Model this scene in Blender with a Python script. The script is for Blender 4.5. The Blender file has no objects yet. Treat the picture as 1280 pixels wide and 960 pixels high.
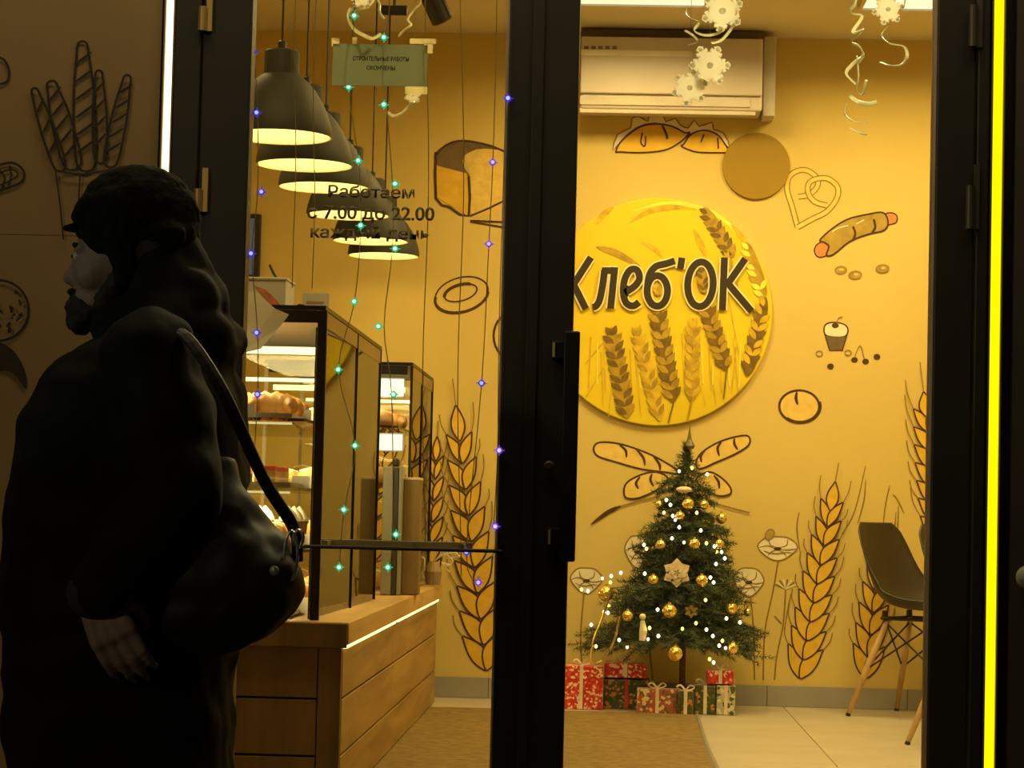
import bpy, bmesh, math, random
from mathutils import Vector, Matrix, noise
random.seed(7)
PI = math.pi
C = bpy.context.scene.collection

# ------------------------------------------------------------------ camera
F = 3000.0                       # focal length in pixels of the 1280 wide frame
CAM = Vector((0, 0, .81))        # eye height above the shop floor, seen from a low seat outside
_d = Vector((120, 162, F)).normalized()          # direction of world +Y in camera axes (right, down, forward)
_r = .0222
_u = Vector((math.sin(_r), -math.cos(_r), 0)); _u = (_u - _u.dot(_d) * _d).normalized()
_x = _d.cross(_u)
def cam2world(v): return Vector((_x.dot(v), _d.dot(v), _u.dot(v)))
def at(px, py, Y):
    v = cam2world(Vector((px - 640, py - 480, F)))
    return CAM + v * (Y / v.y)
camd = bpy.data.cameras.new('camera'); camo = bpy.data.objects.new('camera', camd); C.objects.link(camo)
camd.sensor_width = 36; camd.lens = F / 1280 * 36; camd.clip_start = .1; camd.clip_end = 100
R_ = cam2world(Vector((1, 0, 0))); U_ = cam2world(Vector((0, -1, 0))); B_ = cam2world(Vector((0, 0, -1)))
camo.matrix_world = Matrix(((R_.x, U_.x, B_.x, CAM.x), (R_.y, U_.y, B_.y, CAM.y), (R_.z, U_.z, B_.z, CAM.z), (0, 0, 0, 1)))
sc = bpy.context.scene
sc.camera = camo
sc.view_settings.view_transform = 'Standard'; sc.view_settings.look = 'None'
sc.view_settings.exposure = -.2; sc.view_settings.gamma = 1; sc.view_settings.use_curve_mapping = False
sc.cycles.max_bounces = 8; sc.cycles.transparent_max_bounces = 24
sc.cycles.sample_clamp_indirect = 4; sc.cycles.caustics_reflective = False; sc.cycles.caustics_refractive = False

# ------------------------------------------------------------------ world and area lights
w = bpy.data.worlds.new('night'); sc.world = w; w.use_nodes = True
w.node_tree.nodes['Background'].inputs[0].default_value = (.55, .62, .6, 1)
w.node_tree.nodes['Background'].inputs[1].default_value = .012
YD = 5.0            # door plane
YW = 10.42          # back wall
ZC = 2.90           # ceiling
ZG = -.30           # pavement outside, a step below the shop floor
def area(name, loc, size, energy, col, rot=(0, 0, 0), sy=None, spread=None):
    l = bpy.data.lights.new(name, 'AREA'); l.energy = energy; l.color = col; l.size = size
    if sy: l.shape = 'RECTANGLE'; l.size_y = sy
    if spread: l.spread = spread
    o = bpy.data.objects.new(name, l); o.location = loc; o.rotation_euler = rot; C.objects.link(o); return o
WARM = (1, .705, .25)
PANELS = [(.06, 9.42), (1.27, 9.42), (.10, 7.5), (1.33, 7.5), (-1.55, 7.6), (-.9, 5.75)]  # last panel is added to brighten the near case and its paper sheet
PAN_E = [37, 42, 28, 33, 14, 17]
for (x, y), e in zip(PANELS, PAN_E):
    area('ceiling_panel_light', (x, y, ZC - .035), .54, e, WARM, spread=2.9)
# added fill from behind and left of the camera, stands in for a street lamp
sl = bpy.data.lights.new('street_fill_light', 'SPOT'); sl.energy = 330; sl.color = (1, .78, .42); sl.spot_size = 1.3; sl.shadow_soft_size = .25
slo = bpy.data.objects.new('street_fill_light', sl); slo.location = (-5.5, -3, 4.2)
slo.rotation_euler = (Vector((-1.3, 5, 1)) - slo.location).to_track_quat('-Z', 'Y').to_euler(); C.objects.link(slo)
cl = bpy.data.lights.new('cool_face_fill', 'SPOT'); cl.energy = 30; cl.color = (.5, 1, .72); cl.spot_size = .22; cl.shadow_soft_size = .05  # added cool fill for the person's face, stands for no known lamp
clo = bpy.data.objects.new('cool_face_fill', cl); clo.location = (-4.6, 2.6, 1.35)
clo.rotation_euler = (Vector((-.87, 4.05, 1.24)) - clo.location).to_track_quat('-Z', 'Y').to_euler(); C.objects.link(clo)

# added spots brighten the window decorations, an added panel the near case
DECO = [((.55, 6.25, 2.74), (.27, 5.05, 1.87), 210), ((1.0, 6.25, 2.74), (.61, 5.05, 1.85), 190), ((-.2, 6.25, 2.74), (-.46, 5.05, 1.86), 110)]
for p, q, e in DECO:
    l = bpy.data.lights.new('added_spot_light', 'SPOT'); l.energy = e; l.color = (1, .86, .45); l.spot_size = .50; l.spot_blend = .5; l.shadow_soft_size = .03
    o = bpy.data.objects.new('added_spot_light', l); o.location = p; o.rotation_euler = (Vector(q) - Vector(p)).to_track_quat('-Z', 'Y').to_euler(); C.objects.link(o)
# added unseen light over the door, brightens the snowflakes and the facade
area('door_top_fill', (-.1, YD - .50, 2.95), 2.9, 27, (1, .80, .42), rot=(math.radians(22), 0, 0), sy=.18)

# ------------------------------------------------------------------ materials
def lin(c):
    return tuple(((v / 255) / 12.92 if v / 255 <= .04045 else ((v / 255 + .055) / 1.055) ** 2.4) for v in c)
_m = {}
def mat(name, col, rough=.6, metal=0, var=.12, scale=8, bump=0, emit=None, es=0, trans=0, spec=None, srgb=False):
    if name in _m: return _m[name]
    if srgb: col = lin(col)
    m = bpy.data.materials.new(name); m.use_nodes = True; nt = m.node_tree; b = nt.nodes['Principled BSDF']
    b.inputs['Roughness'].default_value = rough; b.inputs['Metallic'].default_value = metal
    if spec is not None: b.inputs['Specular IOR Level'].default_value = spec
    tc = nt.nodes.new('ShaderNodeTexCoord'); nz = nt.nodes.new('ShaderNodeTexNoise'); nz.inputs['Scale'].default_value = scale
    nz.inputs['Detail'].default_value = 4
    nt.links.new(tc.outputs['Object'], nz.inputs['Vector'])
    rp = nt.nodes.new('ShaderNodeValToRGB'); nt.links.new(nz.outputs['Fac'], rp.inputs['Fac'])
    rp.color_ramp.elements[0].position = .3; rp.color_ramp.elements[1].position = .7
    rp.color_ramp.elements[0].color = (*[max(0, v * (1 - var)) for v in col], 1)
    rp.color_ramp.elements[1].color = (*[min(1, v * (1 + var)) for v in col], 1)
    nt.links.new(rp.outputs['Color'], b.inputs['Base Color'])
    if bump:
        bp = nt.nodes.new('ShaderNodeBump'); bp.inputs['Strength'].default_value = bump; bp.inputs['Distance'].default_value = .01
        nt.links.new(nz.outputs['Fac'], bp.inputs['Height']); nt.links.new(bp.outputs['Normal'], b.inputs['Normal'])
    if emit:
        b.inputs['Emission Color'].default_value = (*emit, 1); b.inputs['Emission Strength'].default_value = es
    if trans:
        t = nt.nodes.new('ShaderNodeBsdfTranslucent'); nt.links.new(rp.outputs['Color'], t.inputs['Color'])
        mx = nt.nodes.new('ShaderNodeMixShader'); mx.inputs[0].default_value = trans
        nt.links.new(b.outputs[0], mx.inputs[1]); nt.links.new(t.outputs[0], mx.inputs[2])
        nt.links.new(mx.outputs[0], nt.nodes['Material Output'].inputs['Surface'])
    _m[name] = m; return m
def glass(name, tint=(.95, .95, .93), ior=1.45, rough=.02):
    if name in _m: return _m[name]
    m = bpy.data.materials.new(name); m.use_nodes = True; nt = m.node_tree; nt.nodes.clear()
    out = nt.nodes.new('ShaderNodeOutputMaterial'); tr = nt.nodes.new('ShaderNodeBsdfTransparent'); gl = nt.nodes.new('ShaderNodeBsdfGlossy')
    tr.inputs[0].default_value = (*tint, 1); gl.inputs['Roughness'].default_value = rough
    fr = nt.nodes.new('ShaderNodeFresnel'); fr.inputs[0].default_value = ior
    mx = nt.nodes.new('ShaderNodeMixShader')
    nt.links.new(fr.outputs[0], mx.inputs[0]); nt.links.new(tr.outputs[0], mx.inputs[1]); nt.links.new(gl.outputs[0], mx.inputs[2])
    nt.links.new(mx.outputs[0], out.inputs[0]); _m[name] = m; return m
def glow(name, col, s):
    if name in _m: return _m[name]
    m = bpy.data.materials.new(name); m.use_nodes = True; nt = m.node_tree; nt.nodes.clear()
    out = nt.nodes.new('ShaderNodeOutputMaterial'); e = nt.nodes.new('ShaderNodeEmission')
    e.inputs[0].default_value = (*col, 1); e.inputs[1].default_value = s
    nt.links.new(e.outputs[0], out.inputs[0]); _m[name] = m; return m
def wood(name, c1, c2, scale=6, axis='X', rough=.55):
    if name in _m: return _m[name]
    m = bpy.data.materials.new(name); m.use_nodes = True; nt = m.node_tree; b = nt.nodes['Principled BSDF']
    tc = nt.nodes.new('ShaderNodeTexCoord'); mp = nt.nodes.new('ShaderNodeMapping')
    s = {'X': (.25, 3, 3), 'Y': (3, .25, 3), 'Z': (3, 3, .25)}[axis]; mp.inputs['Scale'].default_value = s
    nz = nt.nodes.new('ShaderNodeTexNoise'); nz.inputs['Scale'].default_value = scale; nz.inputs['Detail'].default_value = 6
    nz.inputs['Distortion'].default_value = .6
    nt.links.new(tc.outputs['Object'], mp.inputs[0]); nt.links.new(mp.outputs[0], nz.inputs['Vector'])
    rp = nt.nodes.new('ShaderNodeValToRGB'); rp.color_ramp.elements[0].position = .32; rp.color_ramp.elements[1].position = .68
    rp.color_ramp.elements[0].color = (*c1, 1); rp.color_ramp.elements[1].color = (*c2, 1)
    nt.links.new(nz.outputs['Fac'], rp.inputs['Fac']); nt.links.new(rp.outputs[0], b.inputs['Base Color'])
    b.inputs['Roughness'].default_value = rough
    bp = nt.nodes.new('ShaderNodeBump'); bp.inputs['Strength'].default_value = .15; nt.links.new(nz.outputs['Fac'], bp.inputs['Height'])
    nt.links.new(bp.outputs[0], b.inputs['Normal']); _m[name] = m; return m

M_WALL = mat('wall paint', (.70, .55, .175), .85, var=.03, scale=1.5)
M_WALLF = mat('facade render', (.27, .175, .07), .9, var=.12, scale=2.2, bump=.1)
M_CEIL = mat('ceiling paint', (.72, .66, .55), .9, var=.03, scale=2)
M_TILE = mat('beige floor tile', (.46, .42, .33), .4, var=.08, scale=3)
M_GROUT = mat('grout', (.30, .24, .15), .9)
M_BASE = mat('grey baseboard tile', (.34, .33, .30), .5, var=.08, scale=5)
M_FRAME = mat('dark bronze aluminium', (.022, .018, .012), .5, var=.1, metal=.2)
M_FRAME2 = mat('black aluminium', (.012, .011, .009), .4, metal=.3)
M_BRASS = mat('brass', (.8, .55, .2), .35, metal=.9)
M_STEEL = mat('steel', (.5, .5, .48), .35, metal=.9)
M_GLASS = glass('door glass', (.93, .93, .90))
M_CGLASS = glass('case glass', (.97, .97, .93), 1.35)
M_INK = mat('brown mural ink', (.075, .035, .008), .8, var=.3, scale=40)
M_INK2 = mat('ochre mural ink', (.30, .19, .04), .8, var=.2, scale=40)
M_GRAIN = mat('ochre mural paint', (.78, .50, .045), .8, var=.1, scale=30)
M_GRAIN2 = mat('pale ochre mural paint', (.82, .60, .16), .8, var=.12, scale=30)
M_CREAM = mat('cream mural paint', (.86, .80, .62), .8, var=.06, scale=20)
M_TAUPE = mat('taupe mural paint', (.17, .12, .06), .8, var=.2, scale=30)
M_OLIVE = mat('brown bread mural paint', (.42, .30, .06), .8, var=.2, scale=30)
M_PINK = mat('sausage mural paint', (.75, .26, .08), .8, var=.1)
M_BLACK = mat('black plastic', (.02, .018, .015), .45)
M_LAMP = mat('dark grey enamel', (.045, .047, .038), .6, var=.08, spec=.25)
M_WHITE = mat('white plastic', (.66, .60, .54), .45, var=.04)
M_PAPER = mat('white paper', (.8, .8, .76), .8, var=.05, trans=.25)
M_FLAKE = mat('white foam flake', (.97, .95, .85), .6, var=.03, trans=.7)
M_RIB = mat('pearl ribbon', (.95, .90, .70), .25, var=.1, metal=.0, trans=.6)
M_GOLD = mat('gold ornament', (.95, .68, .18), .22, metal=.85)

# ------------------------------------------------------------------ mesh helpers
def link(name, bm, m, parent=None, smooth=False, recalc=True):
    if recalc: bmesh.ops.recalc_face_normals(bm, faces=bm.faces)
    me = bpy.data.meshes.new(name); bm.to_mesh(me); bm.free()
    ms = m if isinstance(m, (list, tuple)) else [m]
    for k in ms: me.materials.append(k)
    if smooth:
        for p in me.polygons: p.use_smooth = True
    o = bpy.data.objects.new(name, me); C.objects.link(o)
    if parent: o.parent = parent; o.matrix_parent_inverse = Matrix.Translation(-parent.location) if False else Matrix()
    return o
def tag(o, label=None, cat=None, group=None, kind=None):
    if label: o['label'] = label
    if cat: o['category'] = cat
    if group: o['group'] = group
    if kind: o['kind'] = kind
    return o
def root(name, label=None, cat=None, loc=(0, 0, 0), group=None, kind=None, rz=0):
    o = bpy.data.objects.new(name, None); o.empty_display_size = .05; o.location = loc; o.rotation_euler = (0, 0, rz); C.objects.link(o)
    return tag(o, label, cat, group, kind)
def nb(): return bmesh.new()
def box(bm, x0, x1, y0, y1, z0, z1, mi=0, rot=None, bev=0):
    vs = [Vector((x, y, z)) for x in (x0, x1) for y in (y0, y1) for z in (z0, z1)]
    if rot is not None:
        c = Vector(((x0 + x1) / 2, (y0 + y1) / 2, (z0 + z1) / 2)); vs = [c + rot @ (v - c) for v in vs]
    v = [bm.verts.new(p) for p in vs]
    fs = []
    for f in ((0, 1, 3, 2), (4, 6, 7, 5), (0, 4, 5, 1), (2, 3, 7, 6), (0, 2, 6, 4), (1, 5, 7, 3)):
        q = bm.faces.new([v[i] for i in f]); q.material_index = mi; fs.append(q)
    if bev:
        bm.normal_update()
        es = list({e for f in fs for e in f.edges})
        bmesh.ops.bevel(bm, geom=es, offset=bev, segments=2, affect='EDGES', profile=.5)
    return bm
def lathe(bm, prof, c=(0, 0, 0), n=24, mi=0, mtx=None, cap0=False, cap1=False):
    c = Vector(c); rings = []
    for r, z in prof:
        ring = []
        for k in range(n):
            a = 2 * PI * k / n; p = Vector((r * math.cos(a), r * math.sin(a), z))
            if mtx is not None: p = mtx @ p
            ring.append(bm.verts.new(c + p))
        rings.append(ring)
    for a, b in zip(rings, rings[1:]):
        for k in range(n):
            f = bm.faces.new((a[k], a[(k + 1) % n], b[(k + 1) % n], b[k])); f.material_index = mi
    if cap0: bm.faces.new(rings[0]).material_index = mi
    if cap1: bm.faces.new(rings[-1]).material_index = mi
    return bm
def tube(bm, pts, r, n=6, mi=0, flat=1.0, closed=False):
    """sweep an ellipse along pts; r scalar or list; flat squashes one axis (ribbons)"""
    pts = [Vector(p) for p in pts]; N = len(pts); rs = r if isinstance(r, (list, tuple)) else [r] * N
    rings = []; up = None
    for i, p in enumerate(pts):
        t = (pts[min(i + 1, N - 1)] - pts[max(i - 1, 0)])
        if t.length < 1e-9: t = Vector((0, 0, 1))
        t.normalize()
        if up is None: up = t.orthogonal().normalized()
        up = (up - up.dot(t) * t)
        if up.length < 1e-6: up = t.orthogonal()
        up.normalize(); sd = t.cross(up)
        rings.append([bm.verts.new(p + rs[i] * (math.cos(2 * PI * k / n) * up + flat * math.sin(2 * PI * k / n) * sd)) for k in range(n)])
    for a, b in zip(rings, rings[1:]):
        for k in range(n):
            bm.faces.new((a[k], a[(k + 1) % n], b[(k + 1) % n], b[k])).material_index = mi
    bm.faces.new(rings[0]).material_index = mi; bm.faces.new(rings[-1]).material_index = mi
    return bm
def ball(bm, c, r, sc_=(1, 1, 1), u=12, v=8, mi=0, rot=None):
    c = Vector(c); vs = []
    top = c + Vector((0, 0, r * sc_[2])); bot = c - Vector((0, 0, r * sc_[2]))
    def P(a, b):
        p = Vector((r * sc_[0] * math.sin(b) * math.cos(a), r * sc_[1] * math.sin(b) * math.sin(a), r * sc_[2] * math.cos(b)))
        return c + (rot @ p if rot is not None else p)
    T = bm.verts.new(P(0, 0)); Bv = bm.verts.new(P(0, PI))
    rows = [[bm.verts.new(P(2 * PI * k / u, PI * j / v)) for k in range(u)] for j in range(1, v)]
    for k in range(u):
        bm.faces.new((T, rows[0][k], rows[0][(k + 1) % u])).material_index = mi
        bm.faces.new((Bv, rows[-1][(k + 1) % u], rows[-1][k])).material_index = mi
    for a, b in zip(rows, rows[1:]):
        for k in range(u): bm.faces.new((a[k], b[k], b[(k + 1) % u], a[(k + 1) % u])).material_index = mi
    return bm
def prism(bm, poly, y0, y1, mi=0, frame=None):
    """poly: (x,z) outline extruded along y; frame: matrix"""
    def P(x, y, z):
        p = Vector((x, y, z)); return frame @ p if frame is not None else p
    a = [bm.verts.new(P(x, y0, z)) for x, z in poly]; b = [bm.verts.new(P(x, y1, z)) for x, z in poly]
    n = len(poly)
    fa = bm.faces.new(a); fb = bm.faces.new(b); fa.material_index = fb.material_index = mi
    for k in range(n): bm.faces.new((a[k], a[(k + 1) % n], b[(k + 1) % n], b[k])).material_index = mi
    fa.normal_update(); fb.normal_update(); bmesh.ops.triangulate(bm, faces=[fa, fb])
    return bm
def spl(pts, n=6, closed=False):
    pts = [Vector(p) for p in pts]
    out = []; N = len(pts)
    rng = range(N if closed else N - 1)
    for i in rng:
        if closed: p0, p1, p2, p3 = pts[i - 1], pts[i], pts[(i + 1) % N], pts[(i + 2) % N]
        else: p0, p1, p2, p3 = pts[max(i - 1, 0)], pts[i], pts[i + 1], pts[min(i + 2, N - 1)]
        for k in range(n):
            t = k / n
            out.append(.5 * ((2 * p1) + (p2 - p0) * t + (2 * p0 - 5 * p1 + 4 * p2 - p3) * t * t + (3 * p1 - p0 - 3 * p2 + p3) * t ** 3))
    out.append(out[0].copy() if closed else pts[-1]); return out
def copy_tree(o, parent=None):
    c = o.copy(); C.objects.link(c)
    if parent: c.parent = parent
    for ch in list(o.children): copy_tree(ch, c)
    return c

class Decal:
    """flat print on a vertical plane Y: outlines measured on the picture, stored as real positions on that wall"""
    def __init__(s, Y, mats, step=.0005): s.Y = Y; s.bm = nb(); s.mats = mats; s.layer = 0; s.step = step
    def _pt(s, p):
        q = at(p[0], p[1], s.Y); q.y = s.Y - .0012 - s.layer * s.step; return q
    def fill(s, pts, m, smooth=4, closed=True):
        if smooth: pts = spl([(x, y, 0) for x, y in pts], smooth, True)[:-1]
        f = s.bm.faces.new([s.bm.verts.new(s._pt(p)) for p in pts]); f.material_index = s.mats.index(m); f.normal_update()
        bmesh.ops.triangulate(s.bm, faces=[f]); s.layer += 1; return s
    def stroke(s, pts, wpx, m, smooth=4, closed=False, taper=0):
        if smooth: pts = spl([(x, y, 0) for x, y in pts], smooth, closed)
        else: pts = [Vector((x, y, 0)) for x, y in pts]
        N = len(pts); prev = None
        for i, p in enumerate(pts):
            if closed: t = pts[(i + 1) % (N - 1)] - pts[i - 1 if i else N - 2]
            else: t = pts[min(i + 1, N - 1)] - pts[max(i - 1, 0)]
            if t.length < 1e-6: t = Vector((1, 0, 0))
            t.normalize(); nrm = Vector((-t.y, t.x, 0)); k = i / (N - 1)
            ww = wpx / 2 * (1 - taper * abs(2 * k - 1) ** 2)
            cur = (s.bm.verts.new(s._pt(p + nrm * ww)), s.bm.verts.new(s._pt(p - nrm * ww)))
            if prev:
                f = s.bm.faces.new((prev[0], prev[1], cur[1], cur[0])); f.material_index = s.mats.index(m)
            prev = cur
        s.layer += .3; return s
    def ell(s, cx, cy, rx, ry, m, rot=0, w=None, a0=0, a1=2 * PI):
        full = abs(a1 - a0 - 2 * PI) < .01
        n = 28; pts = []
        for k in range(n if full else n + 1):
            a = a0 + (a1 - a0) * k / n; x, y = rx * math.cos(a), ry * math.sin(a)
            pts.append((cx + x * math.cos(rot) - y * math.sin(rot), cy + x * math.sin(rot) + y * math.cos(rot)))
        if w is None: s.fill(pts, m, 0)
        else:
            if full: pts.append(pts[0]); s.stroke(pts, w, m, 0, True)
            else: s.stroke(pts, w, m, 0)
        return s
    def done(s, name, parent=None):
        for f in s.bm.faces:
            f.normal_update()
            if f.normal.y > 0: f.normal_flip()
        return link(name, s.bm, s.mats, parent, recalc=False)

# ------------------------------------------------------------------ room shell
XL, XR = -2.3, 2.7
o = link('wall_back', box(nb(), XL, XR, YW, YW + .1, 0, ZC), M_WALL); WB = tag(o, kind='structure')
o = link('wall_left', box(nb(), XL - .1, XL, YD + .06, YW + .1, 0, ZC), M_WALL); tag(o, kind='structure')
o = link('wall_right', box(nb(), XR, XR + .1, YD + .06, YW + .1, 0, ZC), M_WALL); tag(o, kind='structure')
o = link('ceiling', box(nb(), XL - .1, XR + .1, YD - .06, YW + .1, ZC, ZC + .08), M_CEIL); tag(o, kind='structure')
FL = link('floor', box(nb(), XL - .1, XR + .1, YD - .06, YW + .1, -.08, -.006), M_GROUT); tag(FL, kind='structure')
# floor tiles, 60 cm; a seam runs at x = .77
tx0 = .77 - .6 * 5; ty0 = YW - .6 * 9
tile_me = None
for i in range(9):
    for j in range(9):
        x0 = tx0 + .6 * i; y0 = ty0 + .6 * j
        if x0 + .3 < XL or x0 + .3 > XR: continue
        if tile_me is None:
            t = link('tile', box(nb(), -.2985, .2985, -.2985, .2985, -.006, 0, bev=.0015), M_TILE, FL); tile_me = t.data
        else:
            t = bpy.data.objects.new('tile', tile_me); C.objects.link(t); t.parent = FL
        t.location = (x0 + .3, y0 + .3, 0)
# baseboard tiles on the back wall
BB = link('baseboard_back', box(nb(), XL, XR, YW - .008, YW, 0, .088), M_GROUT); tag(BB, kind='structure')
k = 0; x = XL
while x < XR - .02:
    x1 = min(x + .6, XR)
    link('tile', box(nb(), x + .0015, x1 - .0015, YW - .014, YW - .008, .001, .09, bev=.001), M_BASE, BB); x = x1

# outdoors: pavement and the step
pv = link('pavement', box(nb(), -9, 9, -8, YD - .45, ZG - .1, ZG), mat('asphalt', (.05, .045, .04), .9, var=.3, scale=30, bump=.3)); tag(pv, kind='structure')
st = link('entrance_step', box(nb(), -3.5, 3.5, YD - .45, YD - .06, ZG, -.008, bev=.01), mat('concrete step', (.16, .14, .11), .9, var=.2, scale=12, bump=.2)); tag(st, kind='structure')

# ------------------------------------------------------------------ facade with double door
S = .0016667
def dx(px): return at(px, 480, YD).x
xLa, xLb = dx(208), dx(242)          # jamb left (outer..inner)
X = {'jambL0': dx(208), 'leafL0': dx(243), 'glL0': dx(304.5), 'glL1': dx(627), 'meet': dx(664), 'glR0': dx(715), 'glR1': dx(1163), 'leafR1': dx(1212), 'jambR1': dx(1229)}
ZT = 2.42
WF = root('wall_front', kind='structure')
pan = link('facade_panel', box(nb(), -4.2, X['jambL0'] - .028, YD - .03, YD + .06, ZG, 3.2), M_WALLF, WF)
for z in (-.02, 1.385, 2.75):
    pass
# fine horizontal joint of the render board, a shallow proud strip
link('joint_strip', box(nb(), -4.2, X['jambL0'] - .03, YD - .0304, YD - .03, at(40, 295, YD).z - .0008, at(40, 295, YD).z + .0008), mat('joint', (.19, .13, .065), .9), WF)
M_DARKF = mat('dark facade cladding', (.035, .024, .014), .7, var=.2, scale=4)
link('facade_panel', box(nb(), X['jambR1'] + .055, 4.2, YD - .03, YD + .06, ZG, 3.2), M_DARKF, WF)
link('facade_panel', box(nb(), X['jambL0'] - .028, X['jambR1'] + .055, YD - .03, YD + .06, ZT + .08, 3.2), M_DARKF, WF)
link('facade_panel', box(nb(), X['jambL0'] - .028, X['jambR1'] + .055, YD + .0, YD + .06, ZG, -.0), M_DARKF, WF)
# recess backing behind the LED strips
link('facade_panel', box(nb(), X['jambL0'] - .028, X['jambL0'], YD + .005, YD + .06, 0, ZT + .08), M_DARKF, WF)
link('facade_panel', box(nb(), X['jambR1'], X['jambR1'] + .055, YD + .005, YD + .06, 0, ZT + .08), M_DARKF, WF)
# small step of pale stain low at the left
FR = root('trim_1', kind='structure')
link('jamb', box(nb(), X['jambL0'], X['leafL0'] - .003, YD - .035, YD + .05, 0, ZT + .08, bev=.003), M_FRAME, FR)
link('jamb', box(nb(), X['leafR1'] + .003, X['jambR1'], YD - .035, YD + .05, 0, ZT + .08, bev=.003), M_FRAME, FR)
link('door_head', box(nb(), X['leafL0'], X['leafR1'], YD - .035, YD + .05, ZT + .004, ZT + .08, bev=.003), M_FRAME, FR)
def leaf(name, x0, g0, g1, x1, gmat):
    D = root(name, kind='structure')
    z0 = .012; gz0 = .13; gz1 = ZT - .09
    link('stile', box(nb(), x0, g0, YD - .03, YD + .03, z0, ZT, bev=.004), M_FRAME, D)
    link('stile', box(nb(), g1, x1, YD - .03, YD + .03, z0, ZT, bev=.004), M_FRAME, D)
    link('rail', box(nb(), g0, g1, YD - .03, YD + .03, z0, gz0, bev=.004), M_FRAME, D)
    link('rail', box(nb(), g0, g1, YD - .03, YD + .03, gz1, ZT, bev=.004), M_FRAME, D)
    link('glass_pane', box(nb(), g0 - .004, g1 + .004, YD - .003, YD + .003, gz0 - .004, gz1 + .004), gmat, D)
    gm = mat('pale lit frame edge', (.8, .65, .48), .5, trans=.7)  # pale strip paints the lit inner edge of the frame
    bm = nb(); g = .0045
    box(bm, g1 - g, g1, YD - .024, YD - .004, gz0, gz1); box(bm, g1 - g, g1, YD + .004, YD + .024, gz0, gz1)
    link('lit_edge', bm, gm, D)
    return D
D1 = leaf('door_1', X['leafL0'], X['glL0'], X['glL1'], X['meet'] - .002, glass('dimmed door glass', (.91, .90, .85)))  # left glass darkened to stand in for dimmer light behind it
D2 = leaf('door_2', X['meet'] + .002, X['glR0'], X['glR1'], X['leafR1'], M_GLASS)
# meeting cover strip
link('cover_strip', box(nb(), X['meet'] - .012, X['meet'] + .012, YD - .036, YD - .03, .02, ZT - .01, bev=.002), M_FRAME, D2)
# hinges
def hinge(D, px, y0, y1, m, kx=1):
    bm = nb(); a = at(px, y0, YD - .045); b = at(px, y1, YD - .045)
    tube(bm, [(a.x, YD - .043, a.z), (a.x, YD - .043, b.z)], .0085, 12)
    box(bm, a.x + .008, a.x + .02, YD - .04, YD - .03, b.z, a.z + .045)
    link('hinge', bm, m, D, smooth=False)
hinge(D1, 253, 8, 38, M_BRASS); hinge(D1, 247, 236, 264, M_BRASS)
M_HD = mat('dull bronze hinge', (.10, .085, .06), .45, metal=.6)
hinge(D2, 1217, 6, 58, M_HD); hinge(D2, 1213, 232, 286, M_HD)
# pull handle on the right leaf: flat black bar on two brackets
a = at(717, 414, YD - .075); b = at(706, 702, YD - .075)
HX = at(712, 558, YD - .075).x
hd = link('pull_handle', box(nb(), HX - .0165, HX + .0165, YD - .088, YD - .066, b.z, a.z, bev=.004), M_FRAME2, D2)
for py in (440, 671):
    c = at(700, py, YD)
    link('handle_bracket', box(nb(), HX - .042, HX + .01, YD - .066, YD - .03, c.z - .019, c.z + .019, bev=.003), M_FRAME2, D2)
    link('bracket_screw', box(nb(), HX - .040, HX - .035, YD - .068, YD - .066, c.z - .015, c.z + .015), mat('brass screw cover', (.6, .5, .22), .4, metal=.4), D2)
bm = nb(); c = at(687, 583, YD)
lathe(bm, [(.011, 0), (.011, .006), (.007, .008)], (c.x, YD - .036, c.z), 14, mtx=Matrix.Rotation(PI / 2, 3, 'X'), cap1=True)
link('lock_cylinder', bm, M_HD, D2)
# thin push rail across the left leaf, a grey one behind it on the shop side
a = at(330, 685, YD - .05); b = at(624, 689, YD - .05)
bm = nb(); tube(bm, [(X['glL0'] - .015, YD - .05, b.z), (X['glL1'] + .012, YD - .05, b.z)], .0038, 8)
for x in (X['glL0'] - .012, X['glL1'] + .010): tube(bm, [(x, YD - .05, b.z), (x, YD - .028, b.z)], .0045, 8)
link('push_rail', bm, M_BLACK, D1)
zr = at(480, 680, YD + .09).z
bm = nb(); box(bm, at(402, 680, YD + .09).x, at(591, 680, YD + .09).x, YD + .082, YD + .094, zr - .008, zr + .008, bev=.003)
for px in (412, 580):
    x = at(px, 680, YD + .09).x; box(bm, x - .005, x + .005, YD + .0032, YD + .083, zr - .005, zr + .005)
tag(link('inner_push_rail', bm, mat('grey rail', (.5, .45, .32), .5, trans=.4), D1), label='grey rail on the shop side')

# LED light lines beside the door frame
def led_strip(px0, px1, m, label):
    R = root('led_strip', label, 'light strip')
    xm = (at(px0, 480, YD).x + at(px1, 480, YD).x) / 2; hw = (at(px1, 480, YD).x - at(px0, 480, YD).x) / 2
    R.location = (xm, YD - .01, .0)
    box_b = nb(); box(box_b, -hw - .003, -hw, -.028, .014, 0, 2.46); box(box_b, hw, hw + .003, -.028, .014, 0, 2.46); box(box_b, -hw, hw, .006, .014, 0, 2.46)
    link('channel', box_b, mat('strip channel', (.25, .16, .06), .5, metal=.4), R)
    prof = [(-hw, .006), (-hw, -.016), (-hw * .5, -.024), (hw * .5, -.024), (hw, -.016), (hw, .006)]
    bm = nb(); v0 = [bm.verts.new((x, y, .005)) for x, y in prof]; v1 = [bm.verts.new((x, y, 2.455)) for x, y in prof]
    for k in range(6): bm.faces.new((v0[k], v0[(k + 1) % 6], v1[(k + 1) % 6], v1[k]))
    bm.faces.new(v0); bm.faces.new(v1)
    link('diffuser', bm, m, R)
led_strip(196.5, 206.5, glow('warm white led', (1, .93, .52), 2.6), 'glowing warm white light line left of the door, above the person')
led_strip(1233, 1246, glow('yellow led', (1, .93, .0), 1.4), 'glowing yellow light line along the right side of the door frame')

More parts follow.
